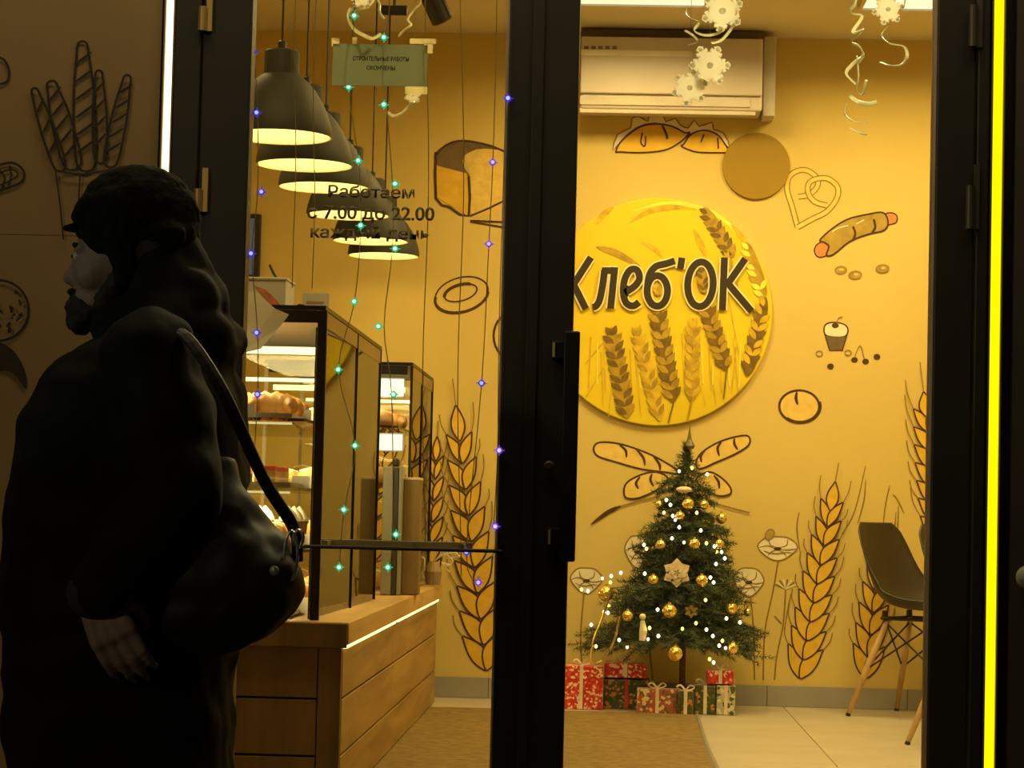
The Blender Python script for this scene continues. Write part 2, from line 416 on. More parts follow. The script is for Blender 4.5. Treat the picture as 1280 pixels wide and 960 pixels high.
R = root('led_strip', 'added warm white light line above the door, out of view', 'light strip', ((X['jambL0'] + X['jambR1']) / 2, YD - .01, 2.522))  # unseen line added to light the window decorations
hw = (X['jambR1'] - X['jambL0']) / 2
link('channel', box(nb(), -hw, hw, -.004, .014, -.012, .012), mat('strip channel', (.25, .16, .06)), R); link('diffuser', box(nb(), -hw + .002, hw - .002, -.026, -.0045, -.010, .010), glow('warm white led', (1, .93, .52), 2.6), R)
# round grey buzzer at the right edge
bm = nb(); c = at(1281, 721, YD - .03)
lathe(bm, [(.008, 0), (.008, .02), (.022, .024), (.024, .032), (.018, .042), (.006, .046)], (0, 0, 0), 20, mtx=Matrix.Rotation(PI / 2, 3, 'X'), cap0=True, cap1=True)
o = link('wall_buzzer', bm, mat('grey buzzer', (.30, .30, .26), .6), smooth=True); o.location = (c.x, YD - .03, c.z)
tag(o, 'small round grey buzzer on the dark wall at the right edge', 'buzzer')

# ------------------------------------------------------------------ facade mural (left of the door)
M_FI = mat('dark facade drawing', (.028, .018, .008), .9, var=.3, scale=40)
YF = YD - .0318
def fdec(name, fn):
    d = Decal(YF, [M_FI, M_WALLF]); fn(d); return d.done(name, pan)
def baguettes(d):
    def loaf(x0, y0, x1, y1, wd, n):
        dxx, dyy = x1 - x0, y1 - y0; L = math.hypot(dxx, dyy); ux, uy = dxx / L, dyy / L; nx, ny = -uy, ux
        out = []
        for t in (0, .12, .35, .65, 1): out.append((x0 + dxx * t + nx * wd * math.sin(PI * min(1, .12 + t * .6)) , y0 + dyy * t + ny * wd * math.sin(PI * min(1, .12 + t * .6))))
        for t in (1, .65, .35, .12, 0): out.append((x0 + dxx * t - nx * wd * math.sin(PI * min(1, .12 + t * .6)), y0 + dyy * t - ny * wd * math.sin(PI * min(1, .12 + t * .6))))
        d.stroke(out, 3.0, M_FI, 4, True)
        for k in range(n):
            t = (k + .8) / (n + 1)
            cx, cy = x0 + dxx * t, y0 + dyy * t
            d.stroke([(cx - nx * wd * .8 - ux * 6, cy - ny * wd * .8 - uy * 6), (cx + ux * 2, cy + uy * 2), (cx + nx * wd * .8 + ux * 9, cy + ny * wd * .8 + uy * 9)], 3.4, M_FI, 3, taper=.6)
    loaf(103, 54, 108, 208, 14, 6); loaf(64, 103, 92, 208, 13, 5); loaf(43, 112, 76, 210, 9, 3)
    loaf(124, 90, 126, 200, 9, 4); loaf(160, 96, 138, 205, 10, 5)
    d.stroke([(69, 213), (105, 218), (150, 210)], 2.2, M_FI); d.stroke([(70, 213), (76, 258), (80, 300)], 2, M_FI); d.stroke([(101, 218), (99, 250)], 2, M_FI)
fdec('baguette_drawing', baguettes)
def loafs(d):
    d.stroke([(-25, 78), (0, 72), (11, 86), (9, 102), (-6, 106)], 3, M_FI)
fdec('roll_drawing', loafs)
def croiss(d):
    d.stroke([(-25, 215), (0, 206), (18, 204), (30, 215), (26, 228), (0, 238), (-25, 244)], 3, M_FI)
    d.stroke([(-15, 228), (5, 214), (18, 213), (22, 220), (8, 228), (-8, 234)], 2, M_FI)
    d.stroke([(-3, 210), (6, 222), (2, 236)], 2, M_FI); d.stroke([(12, 207), (14, 220), (10, 232)], 2, M_FI)
fdec('croissant_drawing', croiss)
def pizza(d):
    d.ell(-2, 388, 38, 38, M_FI, w=3); 
    random.seed(3)
    for k in range(26):
        a = random.uniform(0, 6.28); r = random.uniform(3, 33); x, y = -2 + r * math.cos(a), 388 + r * math.sin(a)
        d.ell(x, y, random.uniform(1.5, 4.5), random.uniform(1, 2.6), M_FI, rot=random.uniform(0, 3))
fdec('pizza_drawing', pizza)
fdec('pastry_drawing', lambda d: (d.fill([(-20, 425), (5, 430), (22, 445), (33, 470), (32, 486), (20, 470), (5, 462), (-20, 462)], M_FI)))

# ------------------------------------------------------------------ back wall mural
MM = [M_INK, M_INK2, M_GRAIN, M_GRAIN2, M_CREAM, M_TAUPE, M_OLIVE, M_PINK]
def wdec(name, fn):
    d = Decal(YW, MM); fn(d); return d.done(name, WB)
def lens(p, q, wd, bend=0):
    (x0, y0), (x1, y1) = p, q; dx_, dy_ = x1 - x0, y1 - y0; L = math.hypot(dx_, dy_); nx, ny = -dy_ / L, dx_ / L
    a = [(x0 + dx_ * t + nx * (wd * math.sin(PI * t ** .85) + bend * math.sin(PI * t)), y0 + dy_ * t + ny * (wd * math.sin(PI * t ** .85) + bend * math.sin(PI * t))) for t in (0, .15, .35, .55, .75, .9)]
    b = [(x0 + dx_ * t + nx * (-wd * math.sin(PI * t ** .85) + bend * math.sin(PI * t)), y0 + dy_ * t + ny * (-wd * math.sin(PI * t ** .85) + bend * math.sin(PI * t))) for t in (1, .9, .75, .55, .35, .15)]
    return a + b
def wheat(top, bot, rows, wd, grain, lw=2.0, stem=None, ink=M_INK, gm=M_GRAIN, awn=30, curve=0, side=None):
    def fn(d):
        (x1, y1), (x0, y0) = top, bot
        rx, ry = x1 - x0, y1 - y0; L = math.hypot(rx, ry); ux, uy = rx / L, ry / L; nx, ny = -uy, ux
        def sp(t): 
            b = curve * math.sin(PI * t); return (x0 + rx * t + nx * b, y0 + ry * t + ny * b)
        if stem: d.stroke([sp(0)] + stem, lw, ink)
        outs = []
        for k in range(rows):
            t = k / rows * .93; cx, cy = sp(t)
            w_ = wd * (1 - .45 * (k / rows) ** 2); g = grain * (1 - .2 * k / rows)
            for sgn in (-1, 1):
                if side and sgn != side: continue
                sx, sy = cx, cy
                ex, ey = cx + ux * g + nx * sgn * w_, cy + uy * g + ny * sgn * w_
                pts = lens((sx, sy), (ex, ey), w_ * .42, -sgn * w_ * .12)
                outs.append((pts, sgn, (ex, ey), w_))
        ex, ey = sp(1)
        cx, cy = sp(.93)
        outs.append((lens((cx - ux * 4, cy - uy * 4), (ex + ux * grain * .4, ey + uy * grain * .4), wd * .34), 0, (ex + ux * grain * .4, ey + uy * grain * .4), wd))
        for pts, sgn, e, w_ in outs:
            d.fill(pts, gm, 3)
            d.stroke(pts, lw, ink, 3, True)
            al = awn * random.uniform(.6, 1.1)
            d.stroke([e, (e[0] + ux * al * .5 + nx * sgn * w_ * .30, e[1] + uy * al * .5 + ny * sgn * w_ * .30), (e[0] + ux * al + nx * sgn * w_ * .35, e[1] + uy * al + ny * sgn * w_ * .35)], lw * .7, M_INK2)
    return fn
random.seed(11)
wdec('wheat_drawing', wheat((1041, 618), (1000, 848), 9, 22, 40, 1.9, awn=26))
wdec('wheat_drawing', wheat((1156, 505), (1178, 680), 7, 23, 38, 1.9, awn=40))
wdec('wheat_drawing', wheat((1098, 700), (1082, 848), 5, 20, 42, 1.9, awn=22))
wdec('wheat_drawing', wheat((572, 525), (608, 838), 9, 25, 46, 2.2, awn=34, curve=0))
wdec('wheat_drawing', wheat((546, 560), (536, 732), 6, 14, 36, 2.2, awn=30))
wdec('wheat_drawing', wheat((486, 545), (454, 735), 6, 21, 40, 2.0, awn=30))
wdec('wheat_drawing', wheat((440, 610), (440, 740), 4, 14, 36, 2.0, awn=20))
def blades(d):
    for p in ([(1052, 668), (1068, 640), (1082, 582)], [(1072, 655), (1080, 625), (1082, 600)], [(1104, 655), (1107, 630), (1112, 607)], [(1118, 700), (1122, 660), (1123, 632)], [(1130, 642), (1122, 625), (1116, 618)],
              [(1000, 690), (996, 660), (999, 640)], [(980, 790), (985, 760), (989, 742)], [(1112, 690), (1117, 672), (1120, 640)]):
        d.stroke(p, 1.8, M_INK2, 5, taper=.5)
wdec('wheat_awn_drawing', blades)

def poppy(cx, cy, rx, ry, stem, bud=None, tilt=0):
    def fn(d):
        d.stroke(stem, 2, M_INK2, 5)
        d.fill([(cx - rx, cy - ry * .2), (cx - rx * .6, cy - ry * .9), (cx, cy - ry), (cx + rx * .6, cy - ry * .85), (cx + rx, cy - ry * .1), (cx + rx * .5, cy + ry * .7), (cx, cy + ry), (cx - rx * .55, cy + ry * .65)], M_CREAM)
        d.stroke([(cx - rx, cy - ry * .2), (cx - rx * .6, cy - ry * .9), (cx, cy - ry), (cx + rx * .6, cy - ry * .85), (cx + rx, cy - ry * .1), (cx + rx * .5, cy + ry * .7), (cx, cy + ry), (cx - rx * .55, cy + ry * .65)], 1.8, M_INK2, 4, True)
        for q in ([(-.95, -.1), (-.5, -.25), (-.15, 0)], [(-.45, -.75), (-.35, -.3), (-.05, -.1)], [(.5, -.8), (.45, -.3), (.1, -.1)], [(.95, .0), (.55, .1), (.15, .05)], [(-.5, .6), (-.35, .3), (-.1, .1)], [(.45, .65), (.3, .35), (.08, .12)], [(-.7, .15), (-.4, .35), (0, .4), (.4, .3), (.75, .35)]):
            d.stroke([(cx + a * rx, cy + b * ry) for a, b in q], 1.5, M_INK2, taper=.6)
        d.ell(cx, cy, 4.5, 2.2, M_INK, rot=tilt)
        if bud: d.ell(bud[0], bud[1], 5, 7, M_OLIVE, rot=.6); d.ell(bud[0], bud[1], 5, 7, M_INK2, rot=.6, w=1.4)
    return fn
wdec('poppy_drawing', poppy(972, 686, 25, 15, [(973, 700), (966, 740), (956, 790), (954, 850)], bud=(962, 668)))
wdec('poppy_drawing', poppy(936, 728, 19, 18, [(938, 745), (942, 790), (943, 850)]))
wdec('poppy_drawing', poppy(733, 726, 20, 16, [(730, 742), (726, 790), (727, 830)]))
wdec('poppy_drawing', poppy(797, 690, 16, 20, [(800, 706), (806, 760), (816, 850)]))
wdec('poppy_drawing', lambda d: [d.stroke([(982, 738), (979, 780), (971, 820), (968, 850)], 2, M_INK2), d.stroke([(968, 770), (977, 780)], 2, M_INK2)] + [d.stroke([(982, 736), (982 + 13 * math.cos(a), 732 + 8 * math.sin(a))], 2, M_CREAM if k % 2 else M_INK2, 0) for k, a in enumerate([3.3, 3.7, 4.1, 4.5, 4.9, 5.3, 5.7, 6.1])])
wdec('poppy_drawing', poppy(408, 708, 16, 19, [(408, 727), (406, 770)]))
wdec('poppy_drawing', poppy(462, 715, 15, 17, [(462, 730), (462, 760)]))
def donut(d):
    d.ell(577, 368, 34, 21, M_INK, rot=-.28, w=2.0); d.ell(577, 370, 34, 20, M_INK, rot=-.28, w=3.6, a0=.2, a1=PI + .4)
    d.ell(576, 366, 21, 10, M_INK, rot=-.28, w=2.0); d.ell(576, 366, 21, 10, M_INK, rot=-.28, w=4, a0=PI, a1=2 * PI - .8)
wdec('bread_ring_drawing', donut)
def loaf(d):
    d.fill([(545, 205), (545, 190), (560, 180), (578, 176), (600, 180), (625, 187), (640, 194), (630, 192), (600, 188), (585, 192), (578, 200), (582, 212), (586, 220), (560, 212)], M_TAUPE, 3)
    d.fill([(546, 207), (584, 217), (586, 270), (546, 247)], M_GRAIN, 0)
    d.fill([(580, 198), (588, 190), (606, 186), (640, 196), (640, 250), (590, 272), (587, 216)], M_GRAIN2, 2)
    d.stroke([(545, 190), (545, 248), (562, 259), (586, 270), (586, 220)], 3.2, M_INK, 2)
    d.stroke([(588, 270), (612, 260), (640, 246)], 2.6, M_INK, 2); d.stroke([(545, 195), (557, 182), (578, 176), (612, 182), (640, 194)], 2.6, M_INK)
    d.stroke([(588, 276), (640, 278)], 2.4, M_INK, 0); d.stroke([(588, 277), (640, 286)], 2, M_INK, 0)
wdec('bread_loaf_drawing', loaf)
wdec('bun_drawing', lambda d: (d.ell(640, 420, 23, 29, M_INK, w=3), d.ell(643, 416, 13, 18, M_INK, w=2)))
def pierogi(d):
    a = [(770, 190), (774, 180), (786, 168), (802, 158), (820, 155), (840, 158), (856, 166), (862, 166), (850, 178), (830, 188), (800, 191), (775, 190)]
    b = [(855, 180), (864, 168), (880, 163), (896, 168), (906, 180), (910, 190), (895, 191), (870, 190), (852, 183)]
    c1 = [(766, 188), (772, 168), (788, 160), (790, 148), (800, 146), (810, 152), (812, 142), (828, 142), (832, 152), (844, 148), (850, 156), (860, 160), (868, 150), (874, 158), (890, 153), (892, 162), (904, 166), (912, 184), (895, 176), (875, 168), (850, 166), (820, 154), (795, 160), (778, 175)]
    d.fill(c1, M_CREAM, 2); d.stroke(c1, 2, M_INK2, 2, True)
    d.fill(a, M_GRAIN); d.fill(b, M_GRAIN)
    d.stroke(a, 2.2, M_INK, 4, True); d.stroke(b, 2, M_INK, 4, True)
    d.stroke([(803, 166), (801, 178), (806, 183), (807, 170)], 2, M_INK); d.stroke([(828, 157), (833, 168), (834, 174)], 3, M_INK)
    d.stroke([(880, 168), (876, 178)], 2, M_INK); d.stroke([(897, 172), (898, 186)], 2, M_INK)
wdec('dumpling_drawing', pierogi)
def pretzel(d):
    pts = [(997, 284), (990, 258), (984, 238), (986, 222), (996, 214), (1008, 213), (1020, 221), (1022, 232), (1012, 243), (998, 246)]
    pts2 = [(997, 284), (1015, 274), (1034, 264), (1046, 248), (1047, 234), (1036, 224), (1024, 223), (1012, 228), (1010, 240), (1018, 252), (1034, 257)]
    for P in (pts, pts2):
        d.stroke(P, 7.5, M_INK2); d.stroke(P, 4.6, M_GRAIN2)
wdec('pretzel_drawing', pretzel)
def sausage(d):
    d.fill([(1018, 313), (1022, 305), (1034, 302), (1038, 312), (1032, 320), (1022, 321)], M_PINK); d.stroke([(1018, 313), (1022, 305), (1034, 302), (1038, 312), (1032, 320), (1022, 321)], 1.6, M_INK, 4, True)
    d.fill([(1104, 269), (1114, 266), (1121, 270), (1120, 278), (1110, 281), (1104, 279)], M_PINK); d.stroke([(1104, 269), (1114, 266), (1121, 270), (1120, 278), (1110, 281), (1104, 279)], 1.6, M_INK, 4, True)
    B = [(1025, 300), (1040, 286), (1060, 274), (1085, 268), (1104, 266), (1110, 278), (1105, 288), (1085, 293), (1062, 302), (1042, 318), (1033, 319), (1036, 308), (1030, 303)]
    d.fill(B, M_OLIVE); d.stroke(B, 2.2, M_INK, 4, True)
    d.stroke([(1066, 283), (1069, 292), (1066, 301)], 3, M_INK); d.stroke([(1092, 274), (1094, 284), (1090, 291)], 3, M_INK)
    d.stroke([(1040, 290), (1048, 285), (1060, 282)], 1.4, M_CREAM); d.stroke([(1070, 280), (1080, 275)], 1.4, M_CREAM)
wdec('sausage_roll_drawing', sausage)
def nuts(d):
    for x, y, a in ((1051, 338, 7), (1069, 344, 8), (1103, 336, 8)):
        d.ell(x, y, a, 5, M_OLIVE, rot=-.1); d.ell(x, y, a, 5, M_INK2, rot=-.1, w=1.4); d.ell(x + 1, y - 1, 3, 1.6, M_GRAIN2)
wdec('cookie_drawing', nuts)
def cupcake(d):
    d.fill([(1030, 412), (1033, 405), (1044, 403), (1056, 406), (1060, 413), (1055, 421), (1034, 420)], M_CREAM); d.stroke([(1030, 412), (1033, 405), (1044, 403), (1056, 406), (1060, 413), (1055, 421), (1034, 420)], 1.8, M_INK, 3, True)
    d.fill([(1032, 420), (1058, 421), (1053, 438), (1037, 438)], M_TAUPE, 0); d.stroke([(1030, 414), (1037, 438), (1053, 438), (1060, 414)], 1.6, M_INK, 0)
    d.ell(1044, 407, 4.5, 3, M_INK); d.stroke([(1046, 404), (1048, 398), (1053, 396)], 1.2, M_INK2)
wdec('cupcake_drawing', cupcake)
def cherries(d):
    for x, y in ((1068, 450), (1082, 452), (1096, 446), (1038, 458)): d.ell(x, y, 4.2, 3.6, M_INK)
    d.stroke([(1068, 447), (1075, 432), (1080, 448)], 1.2, M_INK2); d.ell(1024, 442, 4, 3.2, M_INK2, w=1.2); d.ell(1060, 441, 4, 3.2, M_INK2, w=1.2)
wdec('cherry_drawing', cherries)
def bun(d):
    d.ell(999, 508, 24, 19, M_GRAIN2); d.ell(999, 508, 25, 20, M_INK, w=3); d.ell(1000, 508, 25, 20, M_INK, w=4.2, a0=-.3, a1=2.3); d.stroke([(996, 490), (995, 498), (997, 506)], 4, M_INK, taper=.6)
wdec('round_bun_drawing', bun)
def bag2(d):
    def bg(P, cuts):
        d.fill(P, M_GRAIN2); d.stroke(P, 2.4, M_INK, 4, True)
        for c in cuts: d.stroke(c, 3.4, M_INK, taper=.6)
    bg([(742, 560), (750, 553), (775, 555), (808, 566), (835, 580), (850, 592), (830, 590), (800, 586), (768, 577), (747, 570)], [[(774, 556), (782, 563), (783, 572)], [(794, 560), (804, 572), (806, 582)], [(815, 568), (824, 580), (825, 588)]])
    bg([(870, 578), (878, 565), (900, 552), (925, 545), (936, 546), (936, 556), (920, 567), (895, 578), (875, 586)], [[(882, 562), (876, 570), (877, 578)], [(902, 552), (897, 560), (899, 570)], [(918, 548), (918, 555), (922, 562)]])
    bg([(780, 617), (783, 604), (800, 594), (820, 590), (835, 598), (825, 610), (800, 622), (785, 623)], [[(800, 596), (795, 604), (798, 611)], [(815, 592), (813, 600), (817, 608)]])
    bg([(870, 600), (885, 590), (900, 596), (912, 608), (913, 617), (900, 620), (885, 614)], [[(892, 594), (898, 602), (899, 611)]])
    d.stroke([(738, 656), (760, 640), (778, 632)], 5, M_INK, taper=.9); d.stroke([(776, 633), (800, 626), (825, 620)], 2, M_INK2)
    d.stroke([(880, 625), (910, 634), (937, 641)], 2, M_INK2)
wdec('baguette_drawing', bag2)

# ------------------------------------------------------------------ round shop sign with lettering
sgc = at(822, 390, YW); R0 = .1 * 0 + (at(965, 390, YW).x - at(822, 390, YW).x)
SG = root('round_wall_sign', 'round yellow sign with wheat ears and dark lettering on the back wall', 'sign', (sgc.x, YW, sgc.z))
def reparent(o, P):
    o.parent = P; o.matrix_parent_inverse = Matrix.Translation(-P.location); return o
M_SIGN = mat('sign yellow', (.80, .62, .012), .5, var=.10, scale=3)
M_SG1 = mat('sign ochre', (.45, .30, .02), .6, var=.3, scale=30); M_SG2 = mat('sign brown', (.19, .115, .012), .6, var=.35, scale=30); M_SG3 = mat('sign gold', (.66, .46, .02), .6, var=.25, scale=20)
M_SG4 = mat('sign light yellow', (1, .85, .10), .5)
M_LET = mat('letter dark brown', (.030, .020, .010), .6); M_HALO = mat('letter cream edge', (.95, .85, .45), .6)
bm = nb(); lathe(bm, [(R0 - .004, .001), (R0, .003), (R0, .018), (R0 - .004, .02)], (sgc.x, YW - .0005, sgc.z), 96, mtx=Matrix.Rotation(PI / 2, 3, 'X'), cap0=True, cap1=True)
o = reparent(link('disc', bm, M_SIGN), SG)
YS = YW - .0205
SM = [M_SG1, M_SG2, M_SG3, M_SG4]
def cr(x, y): return (720 + x / 3.2, 240 + y / 3.2)
def in_disc(p): return math.hypot(p[0] - 822, p[1] - 390) < 142
def ear(d, p0, p1, wd, m, m2, rows=9, stem=None):
    (x0, y0), (x1, y1) = cr(*p0), cr(*p1); wd /= 3.2; rx, ry = x1 - x0, y1 - y0; L = math.hypot(rx, ry); ux, uy = rx / L, ry / L; nx, ny = -uy, ux
    if stem:
        q = cr(*stem); d.stroke([(x1, y1), q], 1.6, m, 0)
    d.fill([(x0, y0), (x0 + rx * .2 + nx * wd * .35, y0 + ry * .2 + ny * wd * .35), (x0 + rx * .8 + nx * wd * .42, y0 + ry * .8 + ny * wd * .42), (x1, y1), (x0 + rx * .8 - nx * wd * .42, y0 + ry * .8 - ny * wd * .42), (x0 + rx * .2 - nx * wd * .35, y0 + ry * .2 - ny * wd * .35)], m)
    for k in range(rows):
        t = (k + 1.1) / (rows + .6); cx, cy = x0 + rx * t, y0 + ry * t; g = L / rows * 1.15
        for s in (-1, 1):
            w_ = wd * (.55 if k else .3); tip = (cx - ux * g + nx * s * w_, cy - uy * g + ny * s * w_)
            if not in_disc(tip): continue
            d.fill(lens((cx, cy), tip, wd * .17), m2 if (k + s) % 3 else m, 2)
            d.layer -= .9
def signart(d):
    d.stroke([cr(80, 130), cr(110, 90), cr(150, 60)], 8, M_SG3, taper=.8)
    d.stroke([cr(210, 125), cr(300, 75), cr(430, 58), cr(480, 70)], 7, M_SG3, taper=.8)
    d.stroke([cr(230, 75), cr(350, 45), cr(450, 52), cr(560, 90), cr(650, 170), cr(700, 260)], 5, M_SG4, taper=.7)
    d.stroke([cr(80, 220), cr(160, 245), cr(260, 300)], 9, M_SG1, taper=.9); d.stroke([cr(260, 200), cr(310, 225), cr(345, 260)], 6, M_SG3, taper=.9)
    d.stroke([cr(470, 150), cr(500, 210), cr(520, 260)], 8, M_SG3, taper=.9)
    d.stroke([cr(620, 130), cr(670, 190), cr(700, 260)], 7, M_SG3, taper=.8)
    for a, b in (((40, 820), (150, 640)), ((35, 690), (120, 590)), ((130, 900), (150, 700)), ((260, 900), (230, 600)), ((620, 830), (640, 620)), ((560, 850), (540, 700)), ((430, 560), (520, 850)), ((100, 640), (110, 860)), ((660, 700), (610, 420))):
        d.stroke([cr(*a), cr(*b)], 1.6, M_SG3, 0)
    for x in range(60, 660, 26): d.stroke([cr(x, 560 + (x * 7) % 80), cr(x + (x * 13) % 30 - 10, 760 + (x * 3) % 50)], 1.6, M_SG4 if x % 4 else M_SG3, 0)
    ear(d, (510, 60), (630, 262), 62, M_SG1, M_SG2, 8)
    ear(d, (680, 200), (752, 430), 60, M_SG1, M_SG4, 8); ear(d, (758, 420), (682, 738), 66, M_SG2, M_SG3, 9)
    ear(d, (240, 540), (335, 915), 60, M_SG3, M_SG1, 10)
    ear(d, (140, 540), (205, 905), 74, M_SG1, M_SG2, 11)
    ear(d, (320, 450), (390, 842), 74, M_SG2, M_SG1, 11, (368, 925))
    ear(d, (468, 505), (462, 838), 58, M_SG1, M_SG3, 9, (445, 915))
    ear(d, (515, 440), (602, 712), 70, M_SG2, M_SG1, 9, (590, 830))
    ear(d, (500, 300), (512, 405), 44, M_SG1, M_SG2, 4); ear(d, (315, 370), (330, 415), 30, M_SG1, M_SG3, 2)
    ear(d, (600, 240), (650, 450), 30, M_SG1, M_SG3, 6)
d = Decal(YS, SM, .0002); signart(d); reparent(d.done('wheat_print'), SG)
def cs(x, y): return (700 + x / 3.765, 230 + y / 3.765)
def glyph(name, strokes):
    d = Decal(YS - .010, [M_HALO, M_LET], .0002)
    for pts, cl_ in strokes: d.stroke([cs(*p) for p in pts], 12.2, M_HALO, 4 if len(pts) > 3 else 0, cl_)
    d.layer = 6
    for pts, cl_ in strokes: d.stroke([cs(*p) for p in pts], 8.6, M_LET, 4 if len(pts) > 3 else 0, cl_)
    reparent(d.done(name), SG)
def ov(cx, cy, rx, ry, sl=0): return [(cx + rx * math.cos(a) - sl * math.sin(a) * ry, cy + ry * math.sin(a)) for a in [2 * PI * k / 12 for k in range(12)]]
glyph('letter', [([(146, 345), (-10, 588)], False), ([(0, 345), (122, 588)], False)])
glyph('letter', [([(258, 392), (238, 586)], False), ([(198, 408), (272, 408)], False), ([(210, 405), (202, 470), (188, 540), (172, 572), (155, 580)], False)])
glyph('letter', [([(304, 512), (350, 482), (374, 445), (362, 405), (330, 405), (304, 450), (298, 510), (312, 560), (345, 574), (372, 556)], False)])
glyph('letter', [(ov(458, 503, 48, 72), True), ([(412, 480), (422, 425), (452, 388), (500, 375), (540, 362)], False)])
glyph('apostrophe', [([(574, 347), (566, 398)], False)])
glyph('letter', [(ov(661, 472, 60, 105, .04), True)])
glyph('letter', [([(774, 346), (764, 594)], False), ([(872, 352), (784, 478)], False), ([(784, 460), (902, 600)], False)])

# plain brown disc beside the sign
c = at(945, 208, YW); r = .5 * (at(987, 208, YW).x - at(903, 208, YW).x)
bm = nb(); lathe(bm, [(r - .002, 0), (r, .002), (r, .012), (r - .002, .014)], (0, 0, 0), 64, mtx=Matrix.Rotation(PI / 2, 3, 'X'), cap0=True, cap1=True)
o = link('wall_disc', bm, mat('brown disc', (.33, .205, .004), .55, var=.04)); o.location = (c.x, YW, c.z)
tag(o, 'plain round brown disc on the back wall above the heart shaped pretzel drawing', 'disc')

# ------------------------------------------------------------------ air conditioner
ya = YW - .22
ac = root('air_conditioner', 'white wall air conditioner high on the back wall under the ceiling', 'air conditioner', (0, YW, 0))
xa0, xa1 = -.16, at(954, 90, ya).x; za0, za1 = at(850, 140, ya).z, at(850, 41, ya).z
def acp(n, bm, m): return reparent(link(n, bm, m), ac)
xs = at(971, 90, ya).x
acp('body', box(nb(), xa0, xa1, ya + .02, YW - .002, za0 + .012, at(850, 49, ya).z, bev=.012), M_WHITE)
acp('side_panel', box(nb(), xa1 + .004, xs, ya + .06, YW - .002, za0 - .002, za1 + .004, bev=.006), mat('grey plastic', (.52, .5, .44), .5))
zf = at(850, 118, ya).z; zt = at(850, 47, ya).z
acp('front_panel', box(nb(), xa0, xa1 - .002, ya, ya + .02, zf, zt, bev=.006), M_WHITE)
acp('top_grille', box(nb(), xa0, xa1 + .002, ya + .05, YW - .003, at(850, 48.5, ya).z, at(850, 35, ya).z), mat('dark grille', (.16, .12, .08), .7))
acp('panel_line', box(nb(), xa0, at(865, 66, ya).x, ya - .003, ya, at(800, 70, ya).z, at(800, 63, ya).z), mat('pale strip', (.9, .85, .7), .4))
acp('louvre', box(nb(), xa0, at(938, 130, ya).x, ya + .012, ya + .022, at(850, 132, ya).z, at(850, 121, ya).z, bev=.002), mat('louvre plastic', (.62, .58, .5), .5))
acp('louvre', box(nb(), xa0, at(945, 130, ya).x, ya + .03, ya + .045, za0 - .004, at(850, 133, ya).z, bev=.002), mat('louvre plastic', (.62, .58, .5), .5))
bm = nb()
for k in range(5):
    p = at(733 + k * 8.8, 59.5, ya); box(bm, p.x - .010, p.x + .010, ya - .002, ya, p.z - .007, p.z + .007)
acp('display_mark', bm, mat('dark marks', (.2, .15, .08), .6))

# ------------------------------------------------------------------ ceiling fixtures
for i, (x, y) in enumerate(PANELS):
    lab = ['square ceiling light panel above the tree, near the back wall', 'square ceiling light panel above the chairs, near the back wall', 'square ceiling light panel over the middle of the shop floor', 'square ceiling light panel over the right front of the shop', 'square ceiling light panel behind the counter', 'added square ceiling light panel near the door, left of the entrance'][i]
    R = root('ceiling_light', lab, 'ceiling light', (x, y, ZC))
    bm = nb()
    box(bm, -.3, .3, -.3, -.285, -.022, 0); box(bm, -.3, .3, .285, .3, -.022, 0); box(bm, -.3, -.285, -.285, .285, -.022, 0); box(bm, .285, .3, -.285, .285, -.022, 0)
    link('frame', bm, M_WHITE, R); link('diffuser', box(nb(), -.285, .285, -.285, .285, -.014, -.004), glow('panel diffuser', (1, .9, .55), 1.6), R)
for i, (p, q, e) in enumerate(DECO):  # housings for the added spots, out of view
    R = root('added_spot', ['added white spotlight inside the door, middle one', 'added white spotlight inside the door, right one', 'added white spotlight inside the door, left one'][i], 'spotlight', (p[0], p[1] + .03, p[2] + .05))
    rt = (Vector(q) - Vector(p)).to_track_quat('-Z', 'Y').to_matrix()
    bm = nb(); lathe(bm, [(.02, .11), (.034, .10), (.036, .0)], (0, -.03, -.05), 18, mtx=rt, cap0=True); link('housing', bm, M_WHITE, R)
    bm = nb(); tube(bm, [(0, 0, .03), (0, 0, ZC - p[2] - .05)], .008, 8); link('stem', bm, M_WHITE, R)
def spot(px, py, Y, tilt, label):
    c = at(px, py, Y); R = root('spotlight', label, 'spotlight', (c.x, Y, c.z))
    rot = Matrix.Rotation(tilt, 3, 'Y') @ Matrix.Rotation(.35, 3, 'X')
    bm = nb(); lathe(bm, [(.02, .07), (.036, .06), (.04, .03), (.04, -.055), (.034, -.06), (.03, -.05)], (0, 0, 0), 20, mtx=rot, cap0=True, cap1=True); link('housing', bm, M_BLACK, R)
    bm = nb(); tube(bm, [rot @ Vector((0, 0, .05)), (0, 0, .09), (0, 0, ZC - c.z)], .009, 8); link('stem', bm, M_BLACK, R)
spot(545, 8, 8.4, -.45, 'black cylindrical spotlight under the ceiling right of the paper notice')
c = at(493, 13, 8.4); R = root('spotlight', 'small dark horizontal spotlight under the ceiling above the paper notice', 'spotlight', (c.x, 8.4, c.z))
bm = nb(); tube(bm, [(-.045, 0, 0), (.045, 0, 0)], .018, 14); link('housing', bm, M_BLACK, R); bm = nb(); tube(bm, [(0, 0, .012), (0, 0, ZC - c.z)], .006, 8); link('stem', bm, M_BLACK, R)

